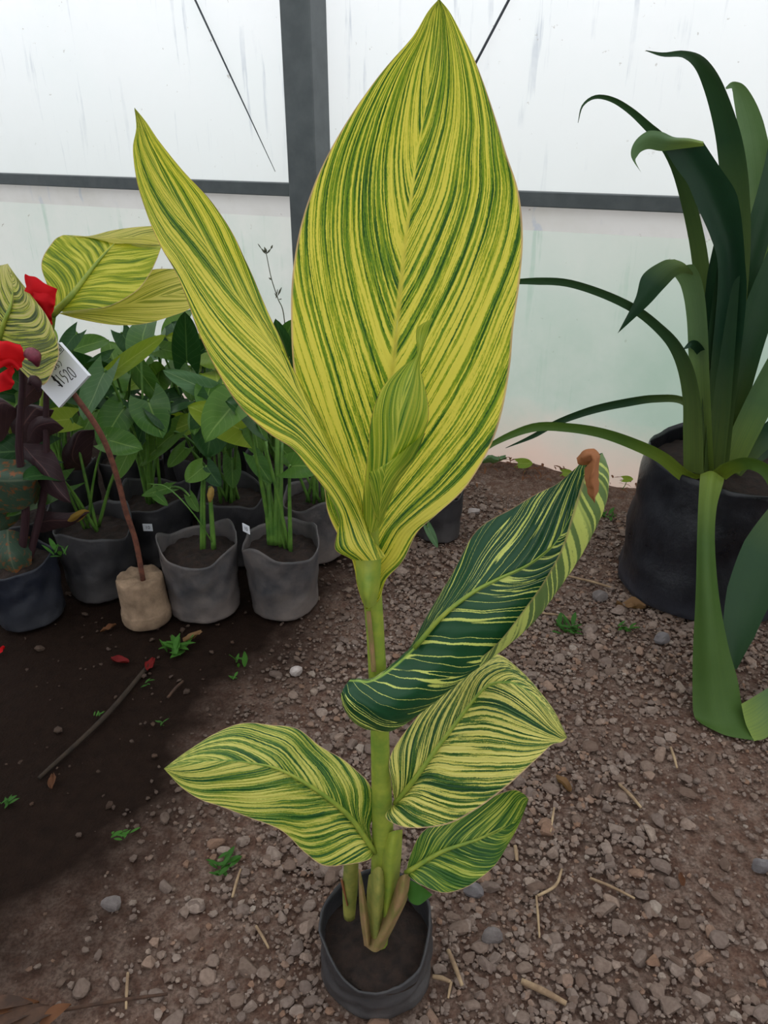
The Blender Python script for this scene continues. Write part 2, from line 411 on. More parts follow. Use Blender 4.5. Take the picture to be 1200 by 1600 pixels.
# ------------------------------------------------------------------ the setting
W0 = Vector((0.688, 2.90, 0)); TW = Vector((.906, -.423, 0)); NW = Vector((-.423, -.906, 0))
def wp(s, z, off=0.0): return W0 + TW*s + NW*off + Vector((0, 0, z))
SL, SR, DEP, EAVE = -5.0, 5.0, 6.5, 2.9
RAILZ = 1.058
def wallsheet(name, s0, s1, z0, z1, mat, ns=120, nz=16, amp=.006, parent=None, off=0.0, bulge=0.0):
    V = []
    for i in range(nz):
        for j in range(ns):
            a = j/(ns-1); b = i/(nz-1); s = s0 + (s1-s0)*a; z = z0 + (z1-z0)*b
            h = amp * mnoise.noise(Vector((s*1.7, z*2.2, 3.0))) + amp*.5*mnoise.noise(Vector((s*6, z*1.5, 9.0)))
            V.append(wp(s, z, off + h*math.sin(math.pi*b) + bulge*math.sin(math.pi*b)))
    return mk(name, V, gridfaces(nz, ns), mat, parent)
def quad(name, pts, mat, n=8):
    a, b, c, d = [Vector(p) for p in pts]; V = []
    for i in range(n):
        for j in range(n):
            x, y = j/(n-1), i/(n-1); V.append((a*(1-x)+b*x)*(1-y) + (d*(1-x)+c*x)*y)
    return mk(name, V, gridfaces(n, n), mat)
wall = wallsheet('wall_back', SL, SR, RAILZ, EAVE, M['film_up'], amp=.012); tag(wall, 'milky white translucent plastic film above the steel rail', kind='structure')
wl = wallsheet('lower_film', SL, SR, -.02, RAILZ-.11, M['film_low'], amp=.012, parent=wall)
wh = wallsheet('film_hem', SL, SR, RAILZ-.11, RAILZ, M['film_hem'], amp=.008, parent=wall, off=.0, bulge=.016)
tag(quad('wall_left', [wp(SL, 0, 0), wp(SL, 0, DEP), wp(SL, EAVE, DEP), wp(SL, EAVE, 0)], M['film_roof']), 'milky film wall of the greenhouse', kind='structure')
tag(quad('wall_right', [wp(SR, 0, 0), wp(SR, 0, DEP), wp(SR, EAVE, DEP), wp(SR, EAVE, 0)], M['film_roof']), 'milky film wall of the greenhouse', kind='structure')
tag(quad('wall_front', [wp(SL, 0, DEP), wp(SR, 0, DEP), wp(SR, EAVE, DEP), wp(SL, EAVE, DEP)], M['film_roof']), 'milky film wall of the greenhouse', kind='structure')
tag(quad('ceiling', [wp(SL, EAVE, 0), wp(SR, EAVE, 0), wp(SR, EAVE, DEP), wp(SL, EAVE, DEP)], M['film_roof']), 'milky film roof of the greenhouse', kind='structure')

def wallbox(name, s0, s1, z0, z1, o0, o1, mat, bev=.004):
    """a steel section with softened edges, aligned with the wall"""
    c = bev; ring = [(s0+c, o0), (s1-c, o0), (s1, o0+c), (s1, o1-c), (s1-c, o1), (s0+c, o1), (s0, o1-c), (s0, o0+c)]
    V = [wp(s, z, o) for z in (z0, z1) for s, o in ring]
    f = [(i, (i+1) % 8, 8+(i+1) % 8, 8+i) for i in range(8)] + [tuple(range(8))[::-1], tuple(range(8, 16))]
    return mk(name, V, f, mat, smooth=False)
def wallrail(name, s0, s1, z, h, o0, o1, mat):
    c = .003; ring = [(z-h/2+c, o0), (z+h/2-c, o0), (z+h/2, o0+c), (z+h/2, o1-c), (z+h/2-c, o1), (z-h/2+c, o1), (z-h/2, o1-c), (z-h/2, o0+c)]
    V = [wp(s, zz, o) for s in (s0, s1) for zz, o in ring]
    f = [(i, (i+1) % 8, 8+(i+1) % 8, 8+i) for i in range(8)] + [tuple(range(8))[::-1], tuple(range(8, 16))]
    return mk(name, V, f, mat, smooth=False)
PS = -1.108
post = wallbox('trim_1', PS, PS+.125, 0, EAVE, .012, .135, M['post']); tag(post, 'square galvanised steel post of the greenhouse frame', kind='structure')
rl = wallrail('trim_2', SL, PS, RAILZ, .05, .014, .055, M['post']); tag(rl, 'galvanised steel rail left of the post', kind='structure')
rr = wallrail('trim_3', PS+.125, SR, RAILZ, .05, .014, .055, M['post']); tag(rr, 'galvanised steel rail right of the post', kind='structure')

def on_wall(px, py, off):
    """the point of the wall (or a plane just inside it) seen at a pixel"""
    d = P(px, py, 1.0) - Vector((0, 0, CAMH)); p0 = W0 + NW*off
    t = (p0 - Vector((0, 0, CAMH))).dot(NW) / d.dot(NW)
    return Vector((0, 0, CAMH)) + d*t
a, b = on_wall(430, 268, .004), on_wall(305, 0, .02)
w1 = tube('bracing_wire', [a, a.lerp(b, .5), a.lerp(b, 1.0), a.lerp(b, 1.9)], [.0012, .0035, .0045, .0045], M['wire'], None, tuple(a), 6, 16)
tag(w1, 'thin steel bracing wire slanting across the film left of the post', 'wire')
a, b = on_wall(735, 114, .016), on_wall(795, 0, .016)
w2 = tube('bracing_wire', [a, b, a.lerp(b, 2.0), a.lerp(b, 3.0)], [.0045]*4, M['wire'], None, tuple(a), 6, 12)
tag(w2, 'thin steel bracing wire slanting down behind the tallest striped leaf', 'wire')

# floor
xs = np.concatenate([np.linspace(-14, -2.6, 14)[:-1], np.linspace(-2.6, 2.6, 300), np.linspace(2.6, 14, 14)[1:]])
ys = np.concatenate([np.linspace(-9, .45, 10)[:-1], np.linspace(.45, 4.6, 250), np.linspace(4.6, 16, 14)[1:]])
V = []
for y in ys:
    for x in xs:
        z = 0.0
        if -2.6 < x < 2.6 and .45 < y < 4.6:
            z = .007*mnoise.noise(Vector((x*4, y*4, 0))) + .004*mnoise.noise(Vector((x*16, y*16, 5))) + .002*mnoise.noise(Vector((x*50, y*50, 2))) - .006
            sw = (Vector((x, y, 0)) - W0).dot(NW)        # the loose soil banked against the film
            z += .045*math.exp(-((sw-.05)/.16)**2) * (.6 + .8*mnoise.noise(Vector((x*7, y*7, 8))))
        V.append((x, y, z))
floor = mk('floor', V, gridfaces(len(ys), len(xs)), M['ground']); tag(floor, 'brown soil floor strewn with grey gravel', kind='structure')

rng = np.random.default_rng(7)
def ico(sub):
    import bmesh
    bm = bmesh.new(); bmesh.ops.create_icosphere(bm, subdivisions=sub, radius=1.0)
    v = np.array([p.co[:] for p in bm.verts]); f = [[q.index for q in p.verts] for p in bm.faces]; bm.free()
    return v, f
def stone_shape(sub, r):
    v, f = ico(sub); v = v.copy()
    for _ in range(9):                                   # chip flat facets off a ball
        n = r.normal(size=3); n /= np.linalg.norm(n); d = r.uniform(.48, .85)
        q = v @ n; ex = np.maximum(q - d, 0); v -= np.outer(ex, n)
    v *= np.array([r.uniform(.85, 1.25), r.uniform(.7, 1.0), r.uniform(.45, .75)])
    return v, f
def density(x, y):
    g = mnoise.noise(Vector((x*2.2, y*2.2, 4.0)))*.5 + mnoise.noise(Vector((x*6, y*6, 1.0)))*.25
    wet = -.85 + .40*min(y, 2.0) - x                         # few stones lie on the wet bed
    d = .75 + .9*g
    d *= 1 - min(1, max(0, (wet + .16)/.34))*.985
    d *= 1 - .82*math.exp(-(((x - .68)/.25)**2 + ((y - 1.08)/.5)**2))
    d *= 1 - .75*min(1, max(0, (-.16 - x)/.18))*min(1, max(0, (1.25 - y)/.2))
    d *= 1 - .5*math.exp(-(((x + .12)/.25)**2 + ((y - 1.45)/.25)**2))
    return d
shapes = [stone_shape(1, rng) for _ in range(12)]
cand = []
while len(cand) < 34000:
    x, y = rng.uniform(-1.7, 1.9), rng.uniform(.55, 3.05)
    if abs(x) > .46*math.hypot(y, 1.3) + .2: continue
    if y > 2.0 and rng.uniform() < .45: continue
    if (Vector((x, y, 0)) - W0).dot(NW) < .02 or rng.uniform() > density(x, y): continue
    if (x+.005)**2 + (y-.825)**2 < .095**2: continue
    r = .0046*math.exp(rng.normal(0, .52)); r = min(r, .020)
    cand.append((x, y, r))
cand = np.array(cand)
# the stones that show largest are pieces of their own
key = cand[:, 2] / np.hypot(cand[:, 1], CAMH)
vis = (np.abs(cand[:, 0]) < .42*np.hypot(cand[:, 1], CAMH)) & (cand[:, 1] > .70)
order = np.argsort(-np.where(vis, key, 0)); big = set(order[:300].tolist())
bigmesh = []
for k in range(12):
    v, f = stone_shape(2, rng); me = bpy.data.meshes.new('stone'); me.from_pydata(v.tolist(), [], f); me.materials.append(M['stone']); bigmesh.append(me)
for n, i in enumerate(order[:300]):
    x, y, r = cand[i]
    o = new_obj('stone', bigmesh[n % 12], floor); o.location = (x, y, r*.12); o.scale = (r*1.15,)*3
    o.rotation_euler = (rng.uniform(-.3, .3), rng.uniform(-.3, .3), rng.uniform(0, 6.28))
VV, FF, base = [], [], 0
for i in range(len(cand)):
    if i in big: continue
    x, y, r = cand[i]; v, f = shapes[i % 12]; a = rng.uniform(0, 6.28); c, s = math.cos(a), math.sin(a)
    if r < .004: v, f = ico(1) if False else shapes[i % 12]
    q = v * r; t = rng.uniform(-.35, .35)
    q = np.stack([q[:, 0]*c - q[:, 1]*s, q[:, 0]*s + q[:, 1]*c, q[:, 2] + q[:, 0]*t], 1) + (x, y, r*.1)
    VV.append(q); FF.append(np.asarray(f) + base); base += len(v)
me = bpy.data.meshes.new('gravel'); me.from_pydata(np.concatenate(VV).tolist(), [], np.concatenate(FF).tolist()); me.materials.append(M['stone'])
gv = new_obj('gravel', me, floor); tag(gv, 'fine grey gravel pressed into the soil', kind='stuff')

# dry leaf litter blown against the foot of the film
VV, FF = [], []
for i in range(420):
    q = wp(rng.uniform(-.9, .75), 0, abs(rng.normal(.06, .07)) + .02); az = rng.uniform(0, 6.28); L = rng.uniform(.012, .045); w = L*rng.uniform(.08, .3)
    d = Vector((math.cos(az), math.sin(az), rng.uniform(-.15, .35))).normalized(); sd = d.cross(Vector((0, 0, 1))).normalized()
    q.z = .012 + .045*math.exp(-(((q - W0).dot(NW) - .05)/.16)**2)*.75 + rng.uniform(0, .012); n0 = len(VV)
    for t, ww in ((-.5, .3), (-.1, 1), (.2, .9), (.5, .1)):
        m = q + d*L*t + Vector((0, 0, .15*L*(1 - 4*t*t))); VV += [m - sd*w*ww/2, m + Vector((0, 0, w*.2)), m + sd*w*ww/2]
    FF += [tuple(n0 + v for v in f) for f in gridfaces(4, 3)]
o = mk('leaf_litter', VV, FF, M['litter_brown'], floor, uv=[(.5, .5)]*len(VV)); tag(o, 'dry brown leaf litter along the foot of the film wall', kind='stuff')

# ------------------------------------------------------------------ grow bags
def bag(root, c, r, h, mat, seed, soilh=.84, rim=.12, lean=(0, 0), rb=1.0, back=0.0, seg=80, sq=0.0):
    """a soft plastic bag: creased wall, uneven folded rim, a wall inside down to the soil, and the soil"""
    rnd = random.Random(seed); ph = [rnd.uniform(0, 6.28) for _ in range(8)]
    def rimz(a): return h*(1 + rim*(.5*math.sin(a*2+ph[0]) + .35*math.sin(a*3+ph[1]) + .25*math.sin(a*5+ph[2]))) + back*math.sin(a)
    def rr(a, t, s=0):
        k = 1 + .022*math.sin(a*3+ph[3]+t*2) + .018*math.sin(a*5+ph[4]-t*5) + .02*mnoise.noise(Vector((math.cos(a)*3+s, math.sin(a)*3+seed, t*4)))
        k += .018*math.sin(t*14+ph[5]+2*math.sin(a*2))*math.sin(math.pi*t)
        q1 = mnoise.noise(Vector((math.cos(a)*2.2+seed, math.sin(a)*2.2, t*2.4))); q2 = mnoise.noise(Vector((math.cos(a)*5, math.sin(a)*5+seed, t*6)))
        k += .05*(.3 - abs(q1)) + .022*(.3 - abs(q2))
        k *= 1 + sq*(abs(math.sin(2*a))**2)*.12
        return r*k*(rb + (1-rb)*t)
    V = []; nz = 26
    prof = [(.74, 0.0), (.90, .012), (.97, .026)] + [(1.0, .04 + .96*i/(nz-1)) for i in range(nz)]
    for k, t in prof:
        for j in range(seg):
            a = 2*math.pi*j/seg; z = rimz(a)*t; q = rr(a, t)*k
            V.append(Vector((c.x + math.cos(a)*q + lean[0]*t, c.y + math.sin(a)*q + lean[1]*t, c.z + z)))
    zs = h*soilh
    for t in (1.0, .96, .80, .6):                         # inside of the bag
        for j in range(seg):
            a = 2*math.pi*j/seg; q = rr(a, t) - .003 - (.002 if t < 1 else 0)
            V.append(Vector((c.x + math.cos(a)*q + lean[0]*t, c.y + math.sin(a)*q + lean[1]*t, c.z + rimz(a)*t + (.001 if t == 1 else 0))))
    f = gridfaces(len(prof)+4, seg, True) + [tuple(range(seg))[::-1]]
    b = mk('grow_bag', V, f, mat, root)
    V = [Vector((c.x+lean[0]*soilh, c.y+lean[1]*soilh, c.z+zs+.012))]; rings = 9
    for i in range(1, rings+1):
        for j in range(seg):
            a = 2*math.pi*j/seg; q = rr(a, soilh)*i/rings*.985; x, y = c.x+math.cos(a)*q+lean[0]*soilh, c.y+math.sin(a)*q+lean[1]*soilh
            V.append(Vector((x, y, c.z + zs + .012*(1-(i/rings)**2) + .010*mnoise.noise(Vector((x*40, y*40, seed))))))
    f = [(0, 1+j, 1+(j+1) % seg) for j in range(seg)]
    for i in range(rings-1):
        for j in range(seg): k = (j+1) % seg; f.append((1+i*seg+j, 1+(i+1)*seg+j, 1+(i+1)*seg+k, 1+i*seg+k))
    mk('soil', V, f, M['soil'], root)
    return b

def text_mesh(txt, size, mat, parent, origin, xdir, ydir, name='lettering'):
    cu = bpy.data.curves.new('t', 'FONT'); cu.body = txt; cu.size = size; cu.align_x = 'CENTER'; cu.align_y = 'CENTER'
    ob = bpy.data.objects.new('t', cu); COL.objects.link(ob)
    bpy.context.view_layer.update()
    me = bpy.data.meshes.new_from_object(ob.evaluated_get(bpy.context.evaluated_depsgraph_get()))
    vs = [origin + xdir*v.co.x + ydir*v.co.y for v in me.vertices]; fs = [list(p.vertices) for p in me.polygons]
    bpy.data.objects.remove(ob); bpy.data.curves.remove(cu); bpy.data.meshes.remove(me)
    return mk(name, vs, fs, mat, parent, smooth=False)
def sticker(bagobj, c, r, px, py, txt, w=.030, h=.025, off=.006):
    """a small white number label stuck on the side of a bag"""
    Y = c.y - r
    for _ in range(4):
        p = P(px, py, Y); dx = min(abs(p.x - c.x), r*.95)*(1 if p.x > c.x else -1); Y = c.y - math.sqrt(max(r*r - dx*dx, 0)) - off
    p = P(px, py, Y); n = Vector((p.x-c.x, p.y-c.y, 0)).normalized(); x = Vector((-n.y, n.x, 0)); z = Vector((0, 0, 1))
    V = [p + x*sx*w/2 + z*sz*h/2 + n*k for k in (0, .0015) for sx, sz in ((-1, -1), (1, -1), (1, 1), (-1, 1))]
    s = mk('number_label', V, [(4, 5, 6, 7), (3, 2, 1, 0), (0, 1, 5, 4), (1, 2, 6, 5), (2, 3, 7, 6), (3, 0, 4, 7)], M['card'], ROOT, smooth=False)
    text_mesh(txt, h*.62, M['ink'], s, p + n*.002, x, z)

# ------------------------------------------------------------------ the tall striped canna
CB = Vector((-.012, .828, 0))
canna = thing('potted_canna', CB, 'tall yellow-and-green striped canna in a small black bag standing alone on gravel', 'potted plant')
ROOT = canna
bag(canna, CB, .093, .108, M['bag_dark'], 3, .66, .05, (0, 0), .98, .026, 64)
mat1 = canna_mat('canna_stripe_bright', 64, .60, 1.1, .135, -.085, a0=.24, mott=.28, seed=1.0, trans=.5, fine=.65, n3w=.48, edge=lin(214, 176, 146))
mat2 = canna_mat('canna_stripe_yellow', 46, .70, 1.0, .09, -.02, a0=.40, mott=.15, seed=5.0, trans=.5, fine=.5, n3w=.3, edge=lin(176, 120, 96))
mat3 = canna_mat('canna_stripe_young', 15, .75, 1.1, .05, -.02, seed=11.0, trans=.5, edge=lin(150, 80, 70), fine=.16, n3w=.2, yel=lin(206, 208, 90), lgr=lin(166, 182, 62), mgr=lin(136, 164, 54), dgr=lin(62, 118, 42), hard=.6)
DK = dict(dgr=lin(20, 66, 40), mgr=lin(28, 78, 44), lgr=lin(60, 108, 54))
mat4 = canna_mat('canna_stripe_dark', 30, .30, 1.1, -.085, .03, seed=17.0, trans=.2, yel=lin(206, 214, 112), edge=lin(150, 120, 90), fine=.30, back=lin(150, 170, 96), rib=lin(150, 180, 76), n3w=.25, n2m=2.0, lines=True, **DK)
mat5 = canna_mat('canna_stripe_cream', 74, .58, 1.15, -.005, .03, a0=.36, mott=.15, seed=23.0, trans=.28, yel=lin(226, 218, 122), lgr=lin(206, 202, 100), mgr=lin(72, 110, 42), dgr=lin(30, 72, 34), rib=lin(122, 160, 66), hard=.85, fine=.4, n3w=.45)
mat6 = canna_mat('canna_stripe_green', 46, .40, 1.15, -.05, .0, seed=29.0, trans=.35, yel=lin(196, 204, 96), lgr=lin(140, 164, 62), mgr=lin(86, 126, 46), dgr=lin(40, 88, 36), rib=lin(150, 168, 66), hard=.6)
mat7 = canna_mat('canna_stripe_mixed', 60, .52, 1.15, .0, .07, a0=.32, mott=.15, seed=37.0, trans=.34, yel=lin(216, 212, 110), lgr=lin(160, 172, 66), mgr=lin(84, 124, 46), dgr=lin(34, 82, 36), rib=lin(104, 150, 66), hard=.7, fine=.4, n3w=.5)

# tallest leaf
L1 = [((572, 953, .80), (572, 953, .80), (572, 953, .80)),
      ((566, 940, .80), (572, 925, .834), (592, 938, .80)), ((558, 915, .80), (573, 890, .838), (604, 905, .80)),
      ((550, 875, .81), (575, 860, .84), (630, 876, .805)), ((530, 840, .825), (578, 830, .845), (652, 832, .815)),
      ((512, 800, .835), (582, 795, .85), (680, 806, .83)), ((505, 757, .84), (588, 750, .858), (727, 762, .84)),
      ((484, 700, .845), (596, 700, .866), (765, 700, .845)), ((468, 640, .848), (604, 640, .872), (784, 645, .848)),
      ((458, 570, .85), (613, 575, .876), (797, 572, .85)), ((455, 510, .85), (619, 510, .88), (802, 512, .85)),
      ((456, 440, .85), (627, 440, .882), (812, 440, .85)), ((467, 365, .852), (634, 370, .884), (817, 368, .85)),
      ((487, 298, .855), (643, 305, .884), (810, 299, .852)), ((513, 240, .858), (650, 250, .884), (791, 240, .854)),
      ((545, 185, .86), (660, 195, .882), (776, 190, .858)), ((578, 137, .862), (668, 145, .88), (758, 136, .86)),
      ((607, 100, .864), (674, 105, .878), (741, 92, .862)), ((645, 57, .866), (680, 60, .876), (722, 54, .866)),
      ((668, 19, .868), (684, 20, .873), (703, 19, .868)), (686, -2, .87)]
l1 = sheet('leaf', L1, mat1, canna, nu=34, nv=110, corr=.0006); tag(l1, 'tallest broad upright leaf, yellow with green stripes')
tube('midrib', [P(577, 850, .846), P(596, 700, .870), P(615, 560, .880), P(631, 400, .886), P(645, 290, .887)], [.006, .0042, .003, .0018, .0006], M['rib'], l1, None, 8, 26)
# leaf reaching up to the left
L2 = [((549, 877, .775), (588, 875, .772), (600, 871, .785)), ((524, 860, .772), (578, 850, .778), (588, 850, .795)),
      ((526, 832, .78), (566, 815, .79), (577, 828, .80)), ((528, 806, .782), (552, 780, .792), (565, 790, .805)),
      ((512, 770, .784), (535, 745, .796), (553, 757, .812)), ((480, 729, .786), (512, 700, .80), (535, 719, .818)),
      ((455, 700, .788), (488, 655, .806), (515, 680, .82)), ((420, 677, .79), (462, 606, .812), (488, 632, .824)),
      ((377, 638, .792), (436, 555, .82), (467, 595, .828)), ((345, 590, .80), (402, 506, .83), (447, 552, .83)),
      ((317, 533, .805), (368, 458, .838), (428, 508, .838)), ((294, 478, .81), (338, 408, .848), (405, 457, .844)),
      ((272, 422, .82), (310, 365, .855), (386, 410, .848)), ((250, 380, .83), (284, 327, .86), (366, 366, .85)),
      ((230, 335, .84), (262, 292, .865), (330, 316, .852)), ((213, 285, .845), (243, 257, .866), (288, 271, .856)),
      ((207, 234, .85), (227, 222, .866), (250, 222, .86)), ((213, 200, .86), (218, 192, .866), (229, 191, .865)), (210, 168, .866)]
l2 = sheet('leaf', L2, mat2, canna, nu=28, nv=90, corr=.0006, ruffle=.003, rf=5); tag(l2, 'narrow folded yellow leaf rising to a point')
# rolled young leaf
L3 = [((566, 800, .80), (580, 832, .785), (598, 818, .80)), ((568, 768, .80), (590, 780, .77), (618, 755, .80)),
      ((572, 733, .80), (605, 735, .765), (648, 712, .80)), ((576, 690, .80), (618, 690, .765), (666, 668, .80)),
      ((582, 645, .80), (625, 640, .77), (670, 640, .80)), ((598, 605, .80), (635, 600, .78), (664, 605, .80)),
      ((626, 575, .80), (645, 573, .79), (657, 578, .80)), ((650, 555, .80), (655, 550, .795), (659, 552, .80)),
      ((650, 525, .80), (658, 525, .80), (668, 525, .80)), ((654, 510, .80), (664, 508, .80), (672, 510, .80)), (676, 497, .80)]
l3 = sheet('leaf', L3, mat3, canna, nu=20, nv=60); tag(l3, 'young rolled leaf with a red-edged curled tip')
sheet('rolled_margin', [(592, 816, .772), ((583, 797, .775), (594, 792, .76), (607, 790, .785)), ((579, 765, .77), (598, 760, .752), (622, 755, .785)),
      ((577, 742, .77), (604, 730, .75), (648, 715, .79)), ((578, 738, .77), (610, 720, .752), (665, 676, .795))], mat3, l3, nu=16, nv=30)
# dark drooping leaf with a turned-up margin and dead tip
L4 = [((560, 1060, .80), (546, 1063, .795), (533, 1086, .785), (540, 1112, .79), (552, 1116, .80)),
      ((568, 1061, .79), (560, 1063, .782), (543, 1096, .765), (554, 1130, .78), (566, 1126, .795)),
      ((580, 1061, .79), (577, 1064, .78), (568, 1105, .76), (578, 1140, .775), (590, 1130, .795)),
      ((603, 1047, .80), (603, 1050, .79), (606, 1105, .76), (614, 1140, .775), (624, 1130, .795)),
      ((638, 1015, .81), (641, 1018, .80), (655, 1070, .765), (663, 1108, .775), (670, 1098, .795)),
      ((668, 960, .82), (690, 964, .795), (712, 1015, .775), (728, 1056, .78), (734, 1042, .785)),
      ((707, 895, .83), (735, 928, .80), (765, 970, .785), (787, 1013, .785), (780, 1002, .775)),
      ((745, 828, .84), (775, 906, .81), (805, 940, .80), (835, 971, .79), (822, 948, .775)),
      ((800, 794, .85), (826, 882, .82), (848, 905, .81), (870, 925, .80), (850, 908, .78)),
      ((837, 772, .86), (864, 852, .83), (884, 868, .82), (904, 875, .81), (877, 858, .785)),
      ((868, 757, .86), (888, 812, .84), (908, 830, .83), (930, 826, .815), (894, 804, .79)),
      ((893, 737, .86), (905, 768, .85), (928, 785, .84), (948, 780, .825), (908, 758, .80)),
      ((906, 724, .86), (913, 735, .85), (932, 740, .845), (951, 735, .83), (915, 738, .81)),
      ((908, 712, .86), (916, 715, .85), (928, 712, .845), (941, 708, .835), (918, 722, .82))]
l4 = sheet('leaf', L4, mat4, canna, us=(-1, 0, .45, .8, 1), nu=40, nv=90, corr=.0005); tag(l4, 'dark green drooping leaf with pale stripes and turned-up margin')
tube('midrib', [P(648, 1012, .792), P(690, 964, .791), P(735, 928, .797), P(775, 906, .807), P(826, 882, .817), P(864, 852, .828)], [.0035, .003, .0026, .002, .0015, .0006], M['stem'], l4, None, 8, 22)
dt = sheet('dried_tip', [((901,716,.80),(903,721,.795),(908,726,.80)), ((908,708,.797),(912,716,.786),(918,726,.797)), ((922,701,.795),(924,712,.782),(922,728,.79)), ((934,706,.795),(930,722,.78),(914,732,.79)), ((936,728,.79),(926,740,.776),(914,748,.787)), ((936,750,.786),(927,757,.774),(917,762,.784)), ((934,768,.784),(928,772,.774),(922,775,.782)), (929,787,.778)], M['brown'], l4, nu=12, nv=36, crumple=.0022, cs=120)
tag(dt, 'dead brown curled tip')
# striped leaf under it
L5 = [(617, 1255, .815), ((612, 1225, .80), (628, 1246, .805), (602, 1275, .79)), ((608, 1193, .81), (648, 1217, .80), (622, 1290, .775)),
      ((616, 1168, .82), (672, 1183, .805), (655, 1294, .765)), ((645, 1128, .84), (700, 1146, .81), (702, 1287, .76)),
      ((690, 1080, .86), (727, 1112, .82), (745, 1264, .755)), ((735, 1040, .87), (758, 1074, .825), (787, 1233, .755)),
      ((775, 1022, .87), (797, 1066, .82), (815, 1208, .76)), ((812, 1046, .85), (833, 1085, .81), (843, 1182, .765)),
      ((845, 1082, .82), (860, 1115, .79), (862, 1164, .77)), ((868, 1114, .80), (874, 1135, .785), (877, 1160, .775)), (886, 1152, .78)]
l5 = sheet('leaf', L5, mat5, canna, nu=30, nv=80, corr=.0006); tag(l5, 'broad cream-striped leaf arching over to the side')
tube('midrib', [P(618, 1255, .812), P(648, 1217, .797), P(700, 1146, .806), P(758, 1074, .821), P(797, 1067, .817)], [.0045, .0038, .003, .0018, .0006], M['stem'], l5, None, 8, 20)
L6 = [(634, 1364, .80), ((642, 1334, .81), (659, 1348, .80), (650, 1378, .78)), ((660, 1300, .82), (690, 1331, .80), (690, 1395, .77)),
      ((700, 1275, .83), (720, 1319, .80), (725, 1388, .765)), ((745, 1255, .835), (748, 1311, .80), (752, 1371, .765)),
      ((781, 1240, .83), (778, 1300, .80), (775, 1350, .77)), ((803, 1234, .82), (803, 1283, .80), (795, 1318, .78)),
      ((818, 1240, .81), (817, 1262, .80), (812, 1286, .79)), (826, 1249, .80)]
l6 = sheet('leaf', L6, mat6, canna, nu=26, nv=60, corr=.0005); tag(l6, 'low green leaf with faint pale stripes')
tube('midrib', [P(634, 1364, .798), P(690, 1331, .797), P(748, 1311, .797), P(790, 1290, .797)], [.0042, .0032, .002, .0006], M['stem'], l6, None, 8, 16)
L7 = [(586, 1332, .81), ((579, 1298, .82), (569, 1303, .81), (575, 1343, .79)), ((586, 1264, .83), (544, 1274, .805), (544, 1352, .775)),
      ((577, 1224, .84), (519, 1252, .80), (507, 1352, .765)), ((544, 1192, .85), (487, 1230, .795), (478, 1334, .76)),
      ((502, 1168, .85), (455, 1211, .79), (450, 1306, .755)), ((464, 1137, .85), (430, 1200, .785), (425, 1290, .75)),
      ((420, 1132, .845), (395, 1193, .78), (385, 1277, .75)), ((378, 1131, .83), (360, 1188, .775), (345, 1261, .75)),
      ((333, 1147, .81), (325, 1189, .77), (312, 1248, .75)), ((295, 1171, .79), (290, 1193, .765), (282, 1229, .755)), (256, 1201, .765)]
l7 = sheet('leaf', L7, mat7, canna, nu=30, nv=80, corr=.0006, ruffle=.002, rf=4); tag(l7, 'broad striped leaf spreading low to the side')
tube('midrib', [P(586, 1332, .807), P(544, 1274, .801), P(487, 1230, .791), P(430, 1200, .782), P(370, 1189, .774)], [.0045, .0038, .003, .0018, .0006], M['stem'], l7, None, 8, 20)
sheet('leaf_lobe', [(636, 1388, .80), ((640, 1376, .80), (645, 1390, .795), (640, 1408, .79)), ((655, 1382, .80), (658, 1395, .795), (655, 1414, .785)), (676, 1398, .79)],
      M['weed'], canna, nu=8, nv=14)
# stem, second shoot and sheaths
def spt(px, py, Y, rpx): return P(px, py, Y), rpx*pxm(py, Y)
st = [spt(588, 1480, .82, 17), spt(596, 1400, .82, 19), spt(598, 1300, .82, 17), spt(595, 1200, .82, 15), spt(592, 1100, .82, 14.5), spt(587, 1000, .82, 14), spt(582, 930, .82, 15), spt(577, 870, .82, 17), spt(580, 820, .81, 12), spt(590, 760, .80, 6)]
tube('stem', [p for p, r in st], [r for p, r in st], M['stem'], canna, None, 14, 50)
s2 = tube('shoot', [P(546, 1432, .845), P(547, 1390, .845), P(549, 1345, .842), P(551, 1325, .84)], [.010, .013, .012, .008], M['sheath'], canna, None, 12, 16)
def sh(rows, m, name='sheath', nu=10): return sheet(name, rows, m, canna, nu=nu, nv=24)
sh([((592, 1445, .815), (602, 1445, .79), (612, 1435, .815)), ((590, 1390, .815), (608, 1390, .79), (622, 1385, .815)), ((590, 1340, .815), (610, 1338, .79), (627, 1338, .815)), ((600, 1304, .815), (616, 1298, .80), (629, 1296, .815))], M['stem'])
sh([((577, 1478, .81), (588, 1478, .785), (598, 1472, .81)), ((573, 1405, .81), (590, 1405, .78), (606, 1398, .81)), ((576, 1368, .81), (592, 1354, .79), (605, 1372, .81))], M['sheath'])
sh([((570, 1478, .80), (586, 1488, .776), (600, 1480, .80)), ((588, 1450, .80), (605, 1452, .772), (620, 1440, .80)), ((610, 1406, .80), (625, 1406, .775), (638, 1400, .80)), ((624, 1370, .80), (632, 1366, .785), (641, 1366, .80))], M['sheath_dry'])
sh([((569, 1478, .80), (575, 1478, .785), (581, 1474, .80)), ((562, 1425, .80), (568, 1418, .79), (575, 1424, .80)), ((560, 1360, .80), (562, 1358, .795), (566, 1372, .80))], M['sheath_dry'])
sh([((541, 1416, .84), (543, 1416, .83), (546, 1414, .84)), ((535, 1390, .84), (537, 1388, .832), (541, 1392, .84)), ((532, 1376, .84), (534, 1374, .835), (537, 1378, .84))], M['brown'])
sh([((555, 868, .80), (575, 866, .790), (596, 866, .80)), ((559, 915, .80), (574, 928, .776), (594, 912, .80)), ((570, 948, .80), (576, 950, .782), (588, 944, .80))], M['stem'])
